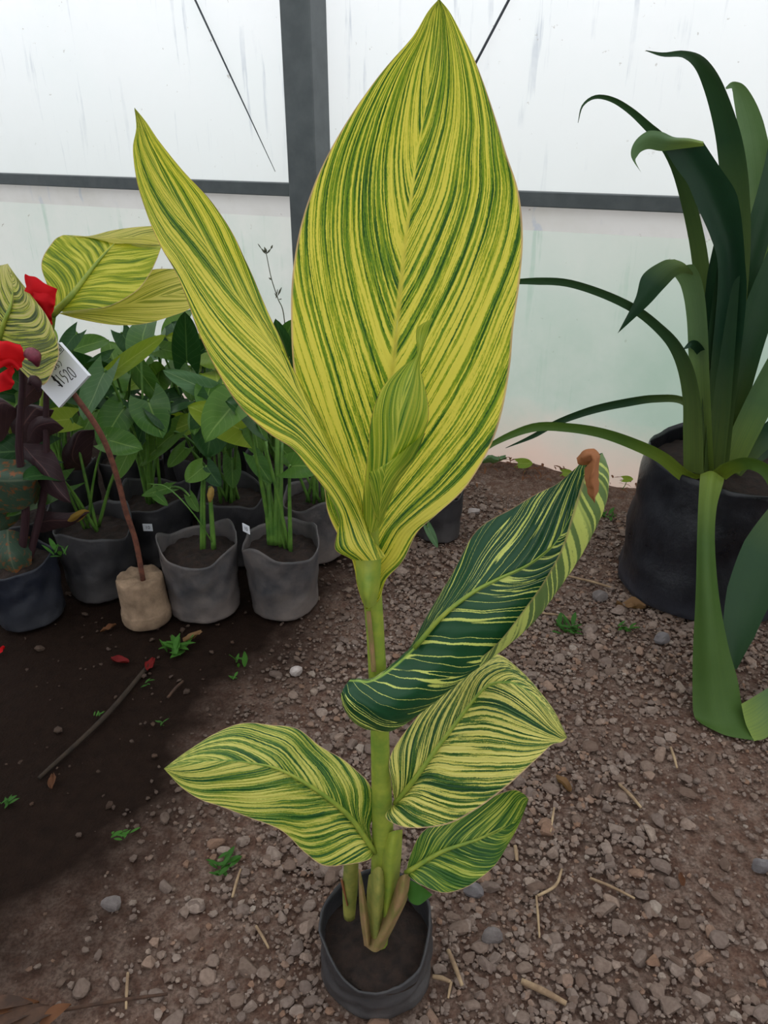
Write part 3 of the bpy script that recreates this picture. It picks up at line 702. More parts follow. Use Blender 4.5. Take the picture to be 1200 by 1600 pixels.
sh([((572, 955, .806), (576, 955, .80), (579, 955, .806)), ((576, 1000, .806), (580, 1000, .80), (584, 1000, .806)), ((580, 1050, .806), (584, 1050, .80), (588, 1050, .806))], M['sheath_dry'], 'sheath_margin', 6)

# ------------------------------------------------------------------ big strap-leaved plant in a black bag
AC = Vector((1.0, 2.07, 0))
agave = thing('potted_agave', AC, 'large agave-like plant with long arching strap leaves in a big black bag', 'potted plant')
ROOT = agave
bag(agave, AC, .235, .44, M['bag_black'], 11, .9, .05, (.02, 0), 1.10, .01, 64)
AG = [
 ('agave', [(1115,735,2.05,40),(1135,560,2.08,48),(1150,400,2.10,46),(1150,300,2.10,44),(1143,230,2.09,40),(1130,175,2.07,34),(1112,125,2.04,28),(1093,96,2.0,20),(1068,84,1.96,10),(1036,85,1.93,6),(1009,79,1.9,1)], (15,20,25,10)),
 ('agave_lite', [(1130,735,2.12,34),(1165,520,2.16,42),(1180,380,2.2,46),(1182,280,2.22,46),(1172,200,2.23,38),(1158,150,2.23,24),(1146,134,2.22,12),(1134,138,2.21,3)], (-25,-20,-10,0)),
 None,
 ('agave', [(1104,735,2.02,26),(1108,560,2.02,28),(1098,430,2.0,26),(1085,350,1.99,24),(1062,268,1.97,20),(1038,222,1.95,18),(1012,196,1.93,14),(985,172,1.92,11),(957,155,1.91,9),(930,151,1.9,7),(910,165,1.89,4),(903,192,1.89,1)], (20,20,30,45)),
 ('agave_lite', [(1100,735,1.98,30),(1094,600,1.95,30),(1090,500,1.93,30),(1082,445,1.92,32),(1068,417,1.91,34)], (10,15,20)),
 ('agave', [(1086,740,1.95,34),(1085,680,1.94,34),(1083,625,1.93,31),(1073,575,1.92,28),(1055,538,1.91,23),(1029,510,1.9,19),(993,482,1.88,18),(943,458,1.86,17),(888,441,1.84,16),(840,438,1.82,15),(790,440,1.8,8)], (30,35,40,45,40)),
 ('agave_dark', [(1112,610,1.98,10),(1100,560,1.95,14),(1084,538,1.92,15),(1068,545,1.9,2)], (20,)),
 ('agave_front', [(1105,752,1.99,26),(1072,742,1.94,26),(1036,714,1.9,24),(995,694,1.87,22),(943,676,1.84,19),(888,667,1.81,17),(833,667,1.78,16),(775,690,1.75,10),(745,715,1.73,3)], (40,35,30)),
 ('agave', [(1100,660,2.12,16),(1068,626,2.18,13),(1025,622,2.24,14),(980,628,2.3,15),(925,640,2.36,14),(870,660,2.4,11),(833,681,2.42,8),(790,700,2.42,1)], (30,)),
 ('agave', [(1128,735,2.02,44),(1140,640,2.02,48),(1160,560,2.02,48),(1190,470,2.03,46),(1225,380,2.04,40),(1250,300,2.05,24)], (-15,)),
 ('agave_lite', [(1136,735,1.99,36),(1165,670,1.98,42),(1195,610,1.97,44),(1235,540,1.96,44),(1290,470,1.95,30)], (-20,)),
 ('agave', [(1142,738,2.0,30),(1175,700,2.0,34),(1215,665,2.0,38),(1265,625,2.0,38),(1330,590,2.0,24)], (-25,)),
 ('agave_dark', [(1150,735,2.06,26),(1190,705,2.1,28),(1240,680,2.14,28),(1300,665,2.18,20)], (-25,)),
 ('agave', [(1120,735,2.04,44),(1126,600,2.05,46),(1150,470,2.08,44),(1180,380,2.12,38),(1205,280,2.16,30),(1215,200,2.2,16)], (5,)),
 ('agave_dark', [(1095,735,2.0,30),(1100,640,1.99,32),(1112,520,1.98,32),(1120,430,1.97,28),(1124,380,1.97,16)], (20,)),
 ('agave', [(1108,740,1.97,40),(1118,640,1.955,42),(1128,520,1.95,40),(1138,420,1.95,34),(1146,350,1.955,20)], (-5,)),
 None,
 ('agave_front', [(1120,742,1.94,30),(1142,728,1.88,30),(1170,722,1.83,28),(1200,735,1.79,28),(1228,775,1.74,34)], (-40,-50,-45)),
 ('agave', [(1290,745,1.78,44),(1240,800,1.72,60),(1200,862,1.67,72),(1172,930,1.62,66),(1155,990,1.575,46),(1147,1045,1.54,8)], (-10,)),
]
for k, q in enumerate(AG):
    if q is None: continue
    m, pts, tw = q
    o = strap('leaf', pts, M[m], agave, tw, .2 if m != 'agave_dark' else .12)
    AG[k] = o
AG[2] = sheet('leaf', [((1100,735,1.97),(1118,735,1.98),(1138,735,1.97)), ((1108,600,1.95),(1130,600,1.965),(1152,600,1.95)), ((1120,470,1.93),(1142,470,1.95),(1166,470,1.93)), ((1121,410,1.92),(1143,408,1.94),(1164,405,1.92)), ((1110,370,1.915),(1135,366,1.935),(1160,355,1.915)), ((1088,320,1.91),(1118,318,1.93),(1156,325,1.91)), ((1074,287,1.91),(1104,284,1.925),(1148,296,1.91)), ((1056,262,1.91),(1086,256,1.92),(1124,260,1.91)), ((1036,230,1.91),(1066,227,1.915),(1099,222,1.91))], M['agave_dark'], agave, nu=14, nv=60)
sheet('leaf_tip', [((1099,221,1.905),(1099,224,1.90),(1100,228,1.905)), ((1077,216,1.90),(1073,220,1.885),(1068,232,1.90)), ((1053,214,1.895),(1044,219,1.88),(1034,236,1.895)), ((1034,206,1.885),(1024,214,1.875),(1014,233,1.885)), ((1012,205,1.875),(1006,218,1.868),(1002,237,1.875)), ((992,221,1.868),(992,232,1.864),(996,244,1.867)), ((986,244,1.863),(989,247,1.862),(993,252,1.863)), (1002,270,1.86)], M['agave_lite'], AG[2], nu=12, nv=40)
sheet('leaf_tip', [((1054,405,1.905),(1070,412,1.90),(1086,430,1.915)), ((1035,408,1.895),(1048,418,1.888),(1062,428,1.90)), ((1004,430,1.88),(1022,442,1.872),(1038,450,1.885)), ((992,468,1.87),(1002,470,1.866),(1012,478,1.872)), (965,521,1.86)], M['agave_dark'], AG[4], nu=12, nv=36)
AG[16] = sheet('leaf', [((1096,744,1.92),(1112,738,1.92),(1130,746,1.92)), ((1094,744,1.81),(1112,740,1.80),(1131,752,1.81)), ((1091,790,1.73),(1106,790,1.715),(1120,793,1.73)), ((1089,847,1.67),(1103,847,1.655),(1117,847,1.67)), ((1087,927,1.60),(1105,927,1.58),(1123,927,1.60)), ((1083,1010,1.54),(1110,1010,1.515),(1137,1005,1.54)), ((1082,1070,1.495),(1115,1075,1.47),(1152,1060,1.50)), ((1084,1116,1.45),(1122,1122,1.425),(1160,1104,1.46)), ((1096,1131,1.41),(1134,1149,1.38),(1178,1157,1.36))], M['agave_front'], agave, nu=16, nv=60)
sheet('leaf_tip', [((1158,1100,1.45),(1165,1130,1.40),(1178,1158,1.36)), ((1172,1092,1.46),(1184,1120,1.41),(1199,1152,1.37)), ((1195,1078,1.47),(1208,1100,1.44),(1224,1128,1.40)), ((1230,1058,1.49),(1240,1072,1.47),(1252,1090,1.45)), (1290,1042,1.50)], M['agave_lite'], AG[16], nu=14, nv=36)

# ------------------------------------------------------------------ potted arums in rows
def arum_leaf(root, base, tip, width, mat, up=(0, -.55, .83), fold=.18, droop=.12, lobe=.28, roll=0.0, petiole_from=None, pr=.004, name='leaf'):
    base, tip = Vector(base), Vector(tip); d = tip - base; L = d.length; d.normalize()
    n = Vector(up); n = (n - d*n.dot(d)).normalized(); s = d.cross(n)
    if roll:
        c_, s_ = math.cos(roll), math.sin(roll); s, n = s*c_ + n*s_, n*c_ - s*s_
    V, uv = [], []; nv, nu = 15, 11
    for i in range(nv):
        t = i/(nv-1); prof = ((1-t)**.72)*(.62 + 1.75*t - .55*t*t)/1.02
        for j in range(nu):
            u = -1 + 2*j/(nu-1); a = abs(u)
            back = lobe*L*(a**1.6)*(1-t)**2.2
            q = base + d*(t*L - back) + s*(u*prof*width/2) + n*(fold*width*(a**1.4)*prof*.5 - droop*L*(t-.35)**2 + .02*width*math.sin(9*t+5*u))
            V.append(q); uv.append(((u+1)/2, t))
    o = mk(name, V, gridfaces(nv, nu), mat, root, None, uv)
    if petiole_from is not None:
        a = Vector(petiole_from); m1 = a.lerp(base, .45) + Vector((0, 0, .10*(base-a).length)); m2 = a.lerp(base, .8) + Vector((0, 0, .08*(base-a).length))
        tube('petiole', [a, m1, m2, base, base + d*L*.04], [pr*1.5, pr*1.15, pr*.9, pr*.7, pr*.5], M['petiole'], o, None, 7, 14)
    return o
AK = ['arum1', 'arum3', 'arum2', 'arum4']
BAGS = {   # name: (px, py of the front foot, radius, height, material, seed, label, n random leaves, leaf height, sticker)
 'a': (327, 981, .112, .225, 'bag_grey', 21, 'arum with a yellow bud in a dusty grey bag beside the concrete block', 0, .34, None),
 'b': (447, 977, .110, .225, 'bag_grey', 22, 'arum with a fat clump of pale stalks in a dusty grey bag numbered 10', 3, .52, (385, 826, '10')),
 'c': (170, 947, .112, .235, 'bag_dark', 23, 'arum in a dark bag behind the rusty sign rod with small weeds', 4, .34, None),
 'd': (496, 887, .105, .215, 'bag_grey', 24, 'arum in a grey bag just behind the clump with pale stalks', 6, .50, None),
 'e': (262, 893, .110, .235, 'bag_dark', 25, 'arum in a dark bag numbered 10 behind the concrete block', 8, .50, (231, 824, '10')),
 'f': (372, 893, .112, .235, 'bag_dark', 26, 'arum in a dark bag in the second row behind two dusty grey bags', 8, .50, None),
 'g': (222, 815, .112, .235, 'bag_dark', 27, 'arum in a dark bag with a small square label in the third row', 10, .44, (230, 733, '2')),
 'h': (330, 815, .112, .235, 'bag_dark', 28, 'arum crowded in the middle of the third row of dark bags', 10, .46, None),
 'i': (440, 818, .112, .235, 'bag_dark', 29, 'arum in the third row by the steel post', 10, .42, None),
 'j': (120, 835, .112, .235, 'bag_dark', 30, 'arum in the third row behind the white price card', 10, .44, None),
 'k': (684, 853, .085, .20, 'bag_dark', 31, 'arum in a small dark bag half hidden behind the tall striped canna', 0, .3, None),
 'l': (280, 762, .112, .235, 'bag_dark', 32, 'arum in the fourth row below the broad yellow striped leaf', 10, .42, None),
 'm': (400, 762, .112, .235, 'bag_dark', 33, 'arum in the last row nearest the film wall by the post', 10, .38, None),
}
PL = {}
for key, (px, py, r, h, m, seed, lab, nl, lh, stk) in BAGS.items():
    fr = G(px, py); c = fr + Vector((fr.x, fr.y, 0)).normalized()*r
    c.z = 0.0; root = thing('potted_arum', c, lab, 'potted plant', 'arums in black plastic grow bags'); ROOT = root
    b = bag(root, c, r, h, M[m], seed, .84, .13, (0, 0), .88, .012)
    if stk: sticker(b, c, r, *stk)
    rnd = random.Random(seed); top = c + Vector((0, 0, h*.86))
    PL[key] = (root, top, rnd)
    for i in range(nl):
        az = rnd.uniform(0, 6.28) if i % 3 else rnd.uniform(3.6, 5.8)
        ht = lh*rnd.uniform(.45, 1.0); rad = rnd.uniform(.05, .17)
        foot = top + Vector((rnd.uniform(-.03, .03), rnd.uniform(-.03, .03), -.005))
        bs = top + Vector((math.cos(az)*rad, math.sin(az)*rad, ht)); ln = rnd.uniform(.12, .19)
        el = rnd.uniform(-.7, .75); tp = bs + Vector((math.cos(az)*math.cos(el), math.sin(az)*math.cos(el), math.sin(el)))*ln
        sw = (tp - W0).dot(NW)
        if sw < .06: tp += NW*(.08 - sw); bs += NW*(.08 - sw)
        mt = M[AK[rnd.choices([0, 1, 2, 3], [5, 4, 1, 1.3])[0]]]
        arum_leaf(root, bs, tp, ln*rnd.uniform(.55, .85), mt, (rnd.uniform(-.4, .4), -.7 + rnd.uniform(-.2, .2), .7), fold=rnd.uniform(.05, .45), droop=rnd.uniform(.05, .4), petiole_from=foot, pr=rnd.uniform(.003, .005))
# leaves that can be picked out one by one: plant, base, tip, width px, distance, material
EX = [('l',(292,566),(289,488),52,2.36,'arum3'),('g',(178,580),(256,523),36,2.14,'arum2'),('f',(338,632),(322,716),84,2.0,'arum3'),
 ('f',(378,672),(294,634),66,1.90,'arum2'),('h',(352,622),(254,578),42,2.08,'arum4'),('b',(398,668),(404,712),48,2.02,'arum1'),
 ('b',(396,712),(424,756),34,1.96,'arum1'),('j',(168,596),(168,660),34,2.42,'arum1'),('g',(208,566),(262,640),40,2.4,'arum1'),
 ('j',(172,560),(126,584),34,2.5,'arum3'),('c',(112,655),(52,660),48,2.05,'arum2'),('c',(205,700),(178,752),34,2.0,'arum1'),
 ('e',(266,762),(221,774),20,1.98,'arum1'),('g',(300,660),(242,684),40,2.36,'arum2'),('a',(318,730),(290,752),42,1.93,'arum1'),
 ('a',(322,728),(344,760),34,1.93,'arum3'),('f',(362,716),(364,764),34,2.15,'arum1'),('i',(452,560),(430,500),34,2.5,'arum3'),
 ('i',(440,540),(458,500),34,2.55,'arum1'),('m',(470,560),(440,600),46,2.6,'arum3'),('h',(300,560),(336,530),40,2.55,'arum3'),
 ('h',(250,545),(300,556),34,2.5,'arum1'),('g',(150,640),(120,690),40,2.3,'arum1'),('j',(120,520),(88,560),36,2.5,'arum3'),
 ('l',(190,520),(215,560),38,2.6,'arum3'),('j',(100,590),(140,625),36,2.35,'arum1'),('e',(232,640),(212,700),44,2.2,'arum3'),
 ('i',(430,620),(470,660),44,2.35,'arum1'),('d',(440,700),(470,735),34,2.15,'arum1'),('f',(290,700),(262,730),30,2.15,'arum1'),
 ('e',(240,770),(262,790),18,1.96,'arum1'),('e',(296,775),(310,800),20,1.98,'arum1'),('m',(405,560),(380,520),40,2.65,'arum3'),
 ('k',(668,822),(684,856),16,2.25,'arum4')]
for pk, b, t, w, Y, m in EX:
    root, top, rnd = PL[pk]
    B = P(b[0], b[1], Y); T = P(t[0], t[1], Y - .04)
    arum_leaf(root, B, T, w*pxm(b[1], Y), M[m], (rnd.uniform(-.2, .2), -.85, .5), fold=.16, droop=rnd.uniform(.02, .2), petiole_from=top + Vector((rnd.uniform(-.02, .02), rnd.uniform(-.02, .02), -.005)), pr=.004)
# the fat pale stalks, and the yellow bud
root, top, rnd = PL['b']
for (bx, tx, ty, r_) in ((425, 415, 690, .008), (431, 434, 640, .0085), (437, 440, 690, .0075), (421, 405, 720, .006), (442, 434, 700, .006)):
    tube('stalk', [P(bx, 850, top.y), P((bx*2+tx)/3, 790, top.y), P(tx, ty, top.y+.03)], [r_*1.25, r_, r_*.7], M['petiole'], root, None, 9, 14)
root, top, rnd = PL['a']
tube('stalk', [P(334, 858, top.y), P(330, 800, top.y), P(328, 760, top.y)], [.008, .0065, .005], M['petiole'], root, None, 9, 12)
M['bud_y'] = simple('yellow_bud', lin(170, 140, 70), .6, lin(140, 110, 56), 40)
tube('flower_bud', [P(328, 784, top.y-.01), P(329, 774, top.y-.01), P(330, 764, top.y-.01), P(331, 760, top.y-.01)], [.004, .010, .008, .001], M['bud_y'], root, None, 10, 12)
tube('petiole', [P(335, 852, top.y), P(300, 800, top.y-.05), P(262, 762, top.y-.02), P(232, 756, top.y)], [.002]*4, M['petiole'], root, None, 6, 14)

# ------------------------------------------------------------------ bronze canna with red flowers, and the striped canna behind it
fr = G(57, 988); bc = fr + Vector((fr.x, fr.y, 0)).normalized()*.10; bc.z = 0
bronze = thing('potted_canna', bc, 'dark bronze-leaved canna with red flowers in a blue-black bag', 'potted plant'); ROOT = bronze
bag(bronze, bc, .098, .20, M['bag_blue'], 41, .86, .08, (0, 0), .95, .01)
bt = bc + Vector((0, 0, .17)); BY = bc.y
tube('stem', [bt, P(40, 800, BY), P(30, 700, BY), P(35, 600, BY), P(30, 560, BY)], [.012, .011, .010, .008, .005], M['bronze'], bronze, None, 10, 30)
tube('stem', [bt + Vector((.02, .01, 0)), P(70, 760, BY+.03), P(72, 640, BY+.05), P(74, 520, BY+.06)], [.011, .010, .008, .004], M['bronze'], bronze, None, 10, 30)
DL = [('bronze_green', [(-70,770,1.95), ((-40,722,1.93),(-35,755,1.88),(-40,800,1.90)), ((10,718,1.92),(10,750,1.84),(8,802,1.88)), ((58,722,1.92),(52,752,1.85),(48,788,1.88)), ((66,735,1.96),(60,760,1.92),(52,785,1.92)), (70,765,1.99)]),
 ('bronze', [(26,694,1.96), ((22,700,1.94),(42,702,1.93),(58,690,1.95)), ((48,730,1.91),(62,722,1.90),(84,708,1.93)), ((64,762,1.89),(82,750,1.88),(100,740,1.91)), ((90,780,1.87),(100,775,1.868),(107,765,1.89)), (110,787,1.87)]),
 ('bronze_green', [((-30,838,1.93),(10,828,1.90),(48,838,1.93)), ((-25,870,1.88),(15,862,1.85),(52,868,1.89)), ((-2,895,1.85),(22,890,1.835),(48,895,1.87)), ((18,918,1.845),(30,915,1.835),(44,912,1.855)), (40,938,1.845)]),
 ('bronze', [(20,700,2.0), ((18,650,2.0),(40,660,1.97),(50,700,1.98)), ((26,630,1.98),(55,640,1.95),(72,668,1.97)), ((50,630,1.97),(66,640,1.95),(76,655,1.96)), (84,640,1.95)]),
 ('bronze', [(130,735,2.08), ((100,735,2.06),(115,720,2.04),(140,722,2.06)), ((98,705,2.05),(118,695,2.03),(148,695,2.05)), ((112,680,2.04),(128,676,2.03),(150,678,2.04)), (156,668,2.04)]),
 ('bronze', [(30,640,2.0), ((-10,620,1.98),(5,630,1.96),(20,660,1.98)), ((-30,640,1.96),(-14,650,1.94),(2,690,1.96)), (-40,690,1.95)]),
 ('bronze', [(50,820,1.97), ((62,800,1.96),(70,815,1.95),(66,832,1.96)), ((92,800,1.96),(98,812,1.95),(96,826,1.96)), (140,800,1.97)]),
 ('bronze_green', [(36,800,1.98), ((10,790,1.96),(20,800,1.94),(18,820,1.96)), ((-10,785,1.95),(-2,800,1.93),(0,830,1.95)), (-30,815,1.95)]),
 ('bronze', [(30,640,1.95), ((36,590,1.93),(52,600,1.91),(62,625,1.93)), ((44,570,1.92),(56,582,1.90),(66,600,1.92)), (62,572,1.9)]),
 ('bronze', [(40,690,1.97), ((50,660,1.95),(62,668,1.93),(60,692,1.95)), ((74,650,1.94),(84,660,1.92),(82,682,1.94)), (100,668,1.92)])]
for k, (m, rows) in enumerate(DL):
    sheet('leaf', rows, M[m], bronze, nu=14, nv=30, crumple=.010, cs=14)
M['leaf_dry'] = plain_leaf('yellow_dry_leaf', lin(150, 120, 50), lin(110, 84, 40), None, .25, .6)
sheet('leaf', [(140, 798, 1.98), ((128, 796, 1.97), (126, 803, 1.96), (128, 812, 1.97)), ((112, 804, 1.96), (112, 810, 1.95), (112, 818, 1.96)), (98, 818, 1.96)], M['leaf_dry'], bronze, nu=8, nv=14)
def petal(rows, parent): return sheet('petal', rows, M['petal'], parent, nu=18, nv=24, ruffle=.006, rf=2.5, crumple=.008, cs=28)
petal([(80,505,1.98), ((48,468,1.97),(66,470,1.96),(84,490,1.97)), ((38,446,1.97),(60,450,1.955),(86,470,1.97)), ((40,428,1.975),(62,440,1.965),(90,452,1.975)), ((43,427,1.98),(64,440,1.97),(88,454,1.98))], bronze)
petal([(82,508,1.97), ((58,478,1.955),(70,482,1.945),(84,490,1.96)), ((52,462,1.955),(68,466,1.945),(86,474,1.96)), ((56,452,1.965),(70,456,1.955),(86,462,1.965))], bronze)
petal([(78,512,1.97), ((70,498,1.965),(76,494,1.96),(83,500,1.965)), ((66,486,1.965),(76,484,1.96),(84,488,1.965))], bronze)
petal([(28,580,1.780), ((-8,560,1.770),(14,560,1.760),(34,570,1.775)), ((-12,542,1.770),(12,540,1.760),(36,546,1.775)), ((-10,534,1.780),(12,532,1.770),(32,538,1.780))], bronze)
petal([(24,578,1.770), ((-10,590,1.760),(6,582,1.750),(20,590,1.760)), ((-14,606,1.755),(4,600,1.745),(21,602,1.755)), ((-12,612,1.760),(2,611,1.750),(16,608,1.760))], bronze)
petal([(26,576,1.765), ((-6,572,1.750),(10,568,1.745),(28,578,1.755)), ((-10,562,1.750),(8,560,1.745),(26,570,1.755))], bronze)
tube('flower_bud', [P(40,556,1.770), P(47,553,1.765), P(54,558,1.765), P(59,572,1.770)], [.006, .016, .017, .004], M['bud'], bronze, None, 12, 14)
tube('flower_bud', [P(46,600,1.780), P(52,594,1.780), P(58,600,1.780), P(60,612,1.780)], [.005, .013, .012, .003], M['bronze'], bronze, None, 12, 14)

fr = G(52, 905); sc_ = fr + Vector((fr.x, fr.y, 0)).normalized()*.10; sc_.z = 0
striped = thing('potted_canna', sc_, 'yellow striped canna behind the white price card and red flowers', 'potted plant'); ROOT = striped
bag(striped, sc_, .10, .20, M['bag_dark'], 43, .86, .06, (0, 0), .95, .01)
m8 = canna_mat('canna_far_bright', 44, .30, 1.0, .05, .0, seed=43.0, trans=.55, yel=lin(222, 218, 92), lgr=lin(186, 190, 56), mgr=lin(150, 166, 40), dgr=lin(98, 128, 36), hard=.3, fine=.3)
m9 = canna_mat('canna_far_pale', 30, .7, 1.0, .12, .0, seed=47.0, trans=.55, yel=lin(222, 210, 110), lgr=lin(200, 194, 84), mgr=lin(150, 156, 50), dgr=lin(104, 120, 40), hard=.2, fine=.25)
m10 = canna_mat('canna_far_spotted', 46, .5, 1.3, -.02, .16, seed=53.0, trans=.35, yel=lin(196, 186, 112), mgr=lin(92, 104, 40), dgr=lin(58, 74, 34), rib=lin(150, 150, 66), spots=True, hard=.7)
SY = sc_.y
tube('stem', [sc_ + Vector((0, 0, .17)), P(60, 700, SY), P(70, 600, SY-.02), P(82, 500, SY-.02), P(88, 480, SY-.02)], [.012, .011, .010, .008, .006], M['stem'], striped, None, 10, 28)
tube('stem', [sc_ + Vector((-.01, -.01, .17)), P(30, 700, 2.04), P(-20, 620, 2.0), P(-12, 560, 1.97), P(0, 527, 1.96)], [.011, .010, .009, .007, .005], M['stem'], striped, None, 10, 28)
a1 = sheet('leaf', [(84,488,2.05), ((75,450,2.08),(108,466,2.05),(130,484,2.02)), ((65,420,2.11),(130,438,2.07),(172,478,2.02)), ((67,402,2.13),(152,408,2.09),(212,456,2.03)), ((78,384,2.14),(170,388,2.11),(232,432,2.05)), ((92,370,2.15),(184,376,2.13),(244,408,2.08)), ((120,368,2.16),(205,378,2.15),(250,392,2.11)), (254,381,2.15)], m8, striped, nu=24, nv=48)
tag(a1, 'bright yellow leaf with its far half folded over')
sheet('folded_margin', [((90,371,2.15),(120,369,2.15),(138,369,2.15)), ((137,369,2.15),(150,372,2.13),(176,380,2.11)), ((175,360,2.16),(190,372,2.12),(205,380,2.11)), ((210,355,2.17),(225,368,2.13),(232,382,2.12)), ((240,353,2.17),(248,368,2.15),(254,382,2.14))], m9, a1, nu=10, nv=24)
tube('midrib', [P(82,492,2.05), P(108,466,2.045), P(130,438,2.065), P(152,410,2.085), P(178,381,2.105)], [.010, .008, .006, .004, .001], M['stem'], a1, None, 8, 18)
a2 = sheet('leaf', [(92,490,2.07), ((120,478,2.10),(120,488,2.06),(130,500,2.05)), ((170,462,2.14),(170,482,2.10),(180,508,2.08)), ((225,425,2.18),(220,470,2.13),(225,506,2.11)), ((270,420,2.2),(265,460,2.16),(268,494,2.14)), ((305,425,2.22),(300,455,2.19),(300,480,2.17)), (330,448,2.23)], m9, striped, nu=18, nv=36)
a3 = sheet('leaf', [(-2,540,1.96), ((-60,520,1.95),(2,520,1.955),(60,602,1.80)), ((-70,490,1.96),(8,500,1.95),(88,568,1.79)), ((-60,460,1.98),(15,484,1.955),(92,545,1.80)), ((-40,440,2.0),(20,470,1.965),(85,520,1.83)), ((-20,424,2.02),(20,452,1.98),(72,492,1.88)), ((-6,416,2.03),(18,434,2.0),(48,460,1.96)), ((4,414,2.04),(14,420,2.02),(26,432,1.99)), (12,412,2.04)], m10, striped, nu=24, nv=48)
tag(a3, 'striped leaf with brown dead spots at its tip')
tube('midrib', [P(-2,532,1.955), P(8,500,1.946), P(16,480,1.952), P(20,455,1.972)], [.007, .006, .004, .001], M['stem'], a3, None, 8, 14)

# ------------------------------------------------------------------ price sign in a concrete block
fr = G(235, 988); cc = fr + Vector((fr.x, fr.y, 0)).normalized()*.070; cc.z = 0
sign = thing('price_sign', cc, 'white handwritten price card on a rusty rod set in a concrete block', 'sign')
V = []; seg = 40
prof = [(.90, 0), (1.0, .006), (1.03, .016), (1.03, .040), (1.0, .044), (.965, .047), (.96, .09), (.955, .135), (.94, .146), (.90, .150), (.65, .151), (.35, .152), (.02, .152)]
lean = Vector((-.004, -.004, 0))
for k, z in prof:
    for j in range(seg):
        a = 2*math.pi*j/seg; nz = 1 + .03*mnoise.noise(Vector((math.cos(a)*2, math.sin(a)*2, z*12))) + .012*mnoise.noise(Vector((math.cos(a)*9, math.sin(a)*9, z*60)))
        V.append(cc + Vector((math.cos(a)*.069*k*nz, math.sin(a)*.069*k*nz, z + (.012*mnoise.noise(Vector((math.cos(a)*k*3, math.sin(a)*k*3, 2))) if z > .14 else 0))) + lean*(z/.15))
mk('concrete_block', V, gridfaces(len(prof), seg, True) + [tuple(range(seg))[::-1], tuple(range((len(prof)-1)*seg, len(prof)*seg))], M['concrete'], sign)
ry = cc.y - .02
tube('rod', [P(224,908,ry), P(212,845,ry), P(197,800,ry), P(187,760,ry), P(175,720,ry), P(162,687,ry), P(145,657,ry), P(114,614,ry), P(100,592,ry)], [.0075]*9, M['rust'], sign, None, 9, 36)
CY = ry - .022
o0 = P(92, 637, CY); xe = P(138, 587, CY) - o0; cw = xe.length; X = xe.normalized()
tl = P(97, 529, CY + .03); yv = tl - P(138, 587, CY); Yd = (yv - X*yv.dot(X)).normalized(); chh = yv.dot(Yd); Nn = X.cross(Yd).normalized()
if Nn.y > 0: Nn = -Nn
TH = .013
V = [o0 + X*a*cw + Yd*b*chh - Nn*k for k in (0, TH) for a, b in ((0, 0), (1, 0), (1, 1), (0, 1))]
card = mk('card', V, [(0, 1, 2, 3), (7, 6, 5, 4), (4, 5, 1, 0), (5, 6, 2, 1), (6, 7, 3, 2), (7, 4, 0, 3)], M['card'], sign, smooth=False)
def ink(strokes, x, y, w, h, r=.0011):
    """pen strokes in a unit box placed at (x, y) on the card, in card widths and heights"""
    V, Fc = [], []
    for st_ in strokes:
        pts = [o0 + X*((x + p*w)*cw) + Yd*((y + q*h)*chh) + Nn*.0006 for p, q in st_]
        q = resample(pts, max(8, 5*len(pts))); n0 = len(V)
        for i in range(len(q)):
            t = Vector(q[min(i+1, len(q)-1)] - q[max(i-1, 0)]).normalized(); b = Nn.cross(t)
            V += [Vector(q[i]) + b*r, Vector(q[i]) + Nn*r*.5, Vector(q[i]) - b*r]
        for i in range(len(q)-1):
            for j in range(2): Fc.append((n0+i*3+j, n0+i*3+j+1, n0+i*3+3+j+1, n0+i*3+3+j))
    return mk('lettering', V, Fc, M['ink'], card, smooth=False)
D = {'1': [[(.3, 1), (.4, .5), (.55, 0)]], '5': [[(.9, 1), (.3, .95), (.25, .6), (.7, .5), (.75, .2), (.3, -.05)]],
     '2': [[(.1, .8), (.4, 1), (.75, .8), (.6, .4), (.3, .02), (.95, .0)]], '0': [[(.5, 1), (.15, .75), (.2, .2), (.55, 0), (.9, .25), (.85, .8), (.5, 1)]],
     '$': [[(.9, .85), (.4, .9), (.2, .65), (.7, .5), (.8, .25), (.4, .08), (.1, .2)], [(.35, 1.1), (.6, -.15)], [(.55, 1.1), (.8, -.15)]],
     '6': [[(.8, 1), (.35, .7), (.2, .25), (.5, 0), (.85, .2), (.65, .5), (.25, .35)]], '(': [[(.8, 1.1), (.35, .5), (.8, -.1)]], ')': [[(.2, 1.1), (.65, .5), (.2, -.1)]],
     'c': [[(.8, .6), (.4, .7), (.2, .35), (.45, .02), (.85, .12)]], 'u': [[(.15, .68), (.2, .15), (.5, .02), (.8, .2), (.85, .68), (.9, .05)]], 's': [[(.8, .65), (.35, .62), (.4, .38), (.75, .28), (.65, .03), (.2, .06)]]}
for n, ch in enumerate('$1520'): ink(D[ch], .33 + n*.098, .30 - n*.028, .092, .29)
for n, ch in enumerate('(cus)'): ink(D[ch], .34 + n*.085, .68 - n*.02, .08, .14, .0008)
for n, ch in enumerate('16'): ink(D[ch], .80 + n*.08, .83, .075, .11, .0008)
ink([[(0, 0), (0, .5), (0, 1)], [(0, 0), (.5, 0), (1, 0)], [(1, 0), (1, .5), (1, 1)]], .78, .80, .20, .17, .0007)

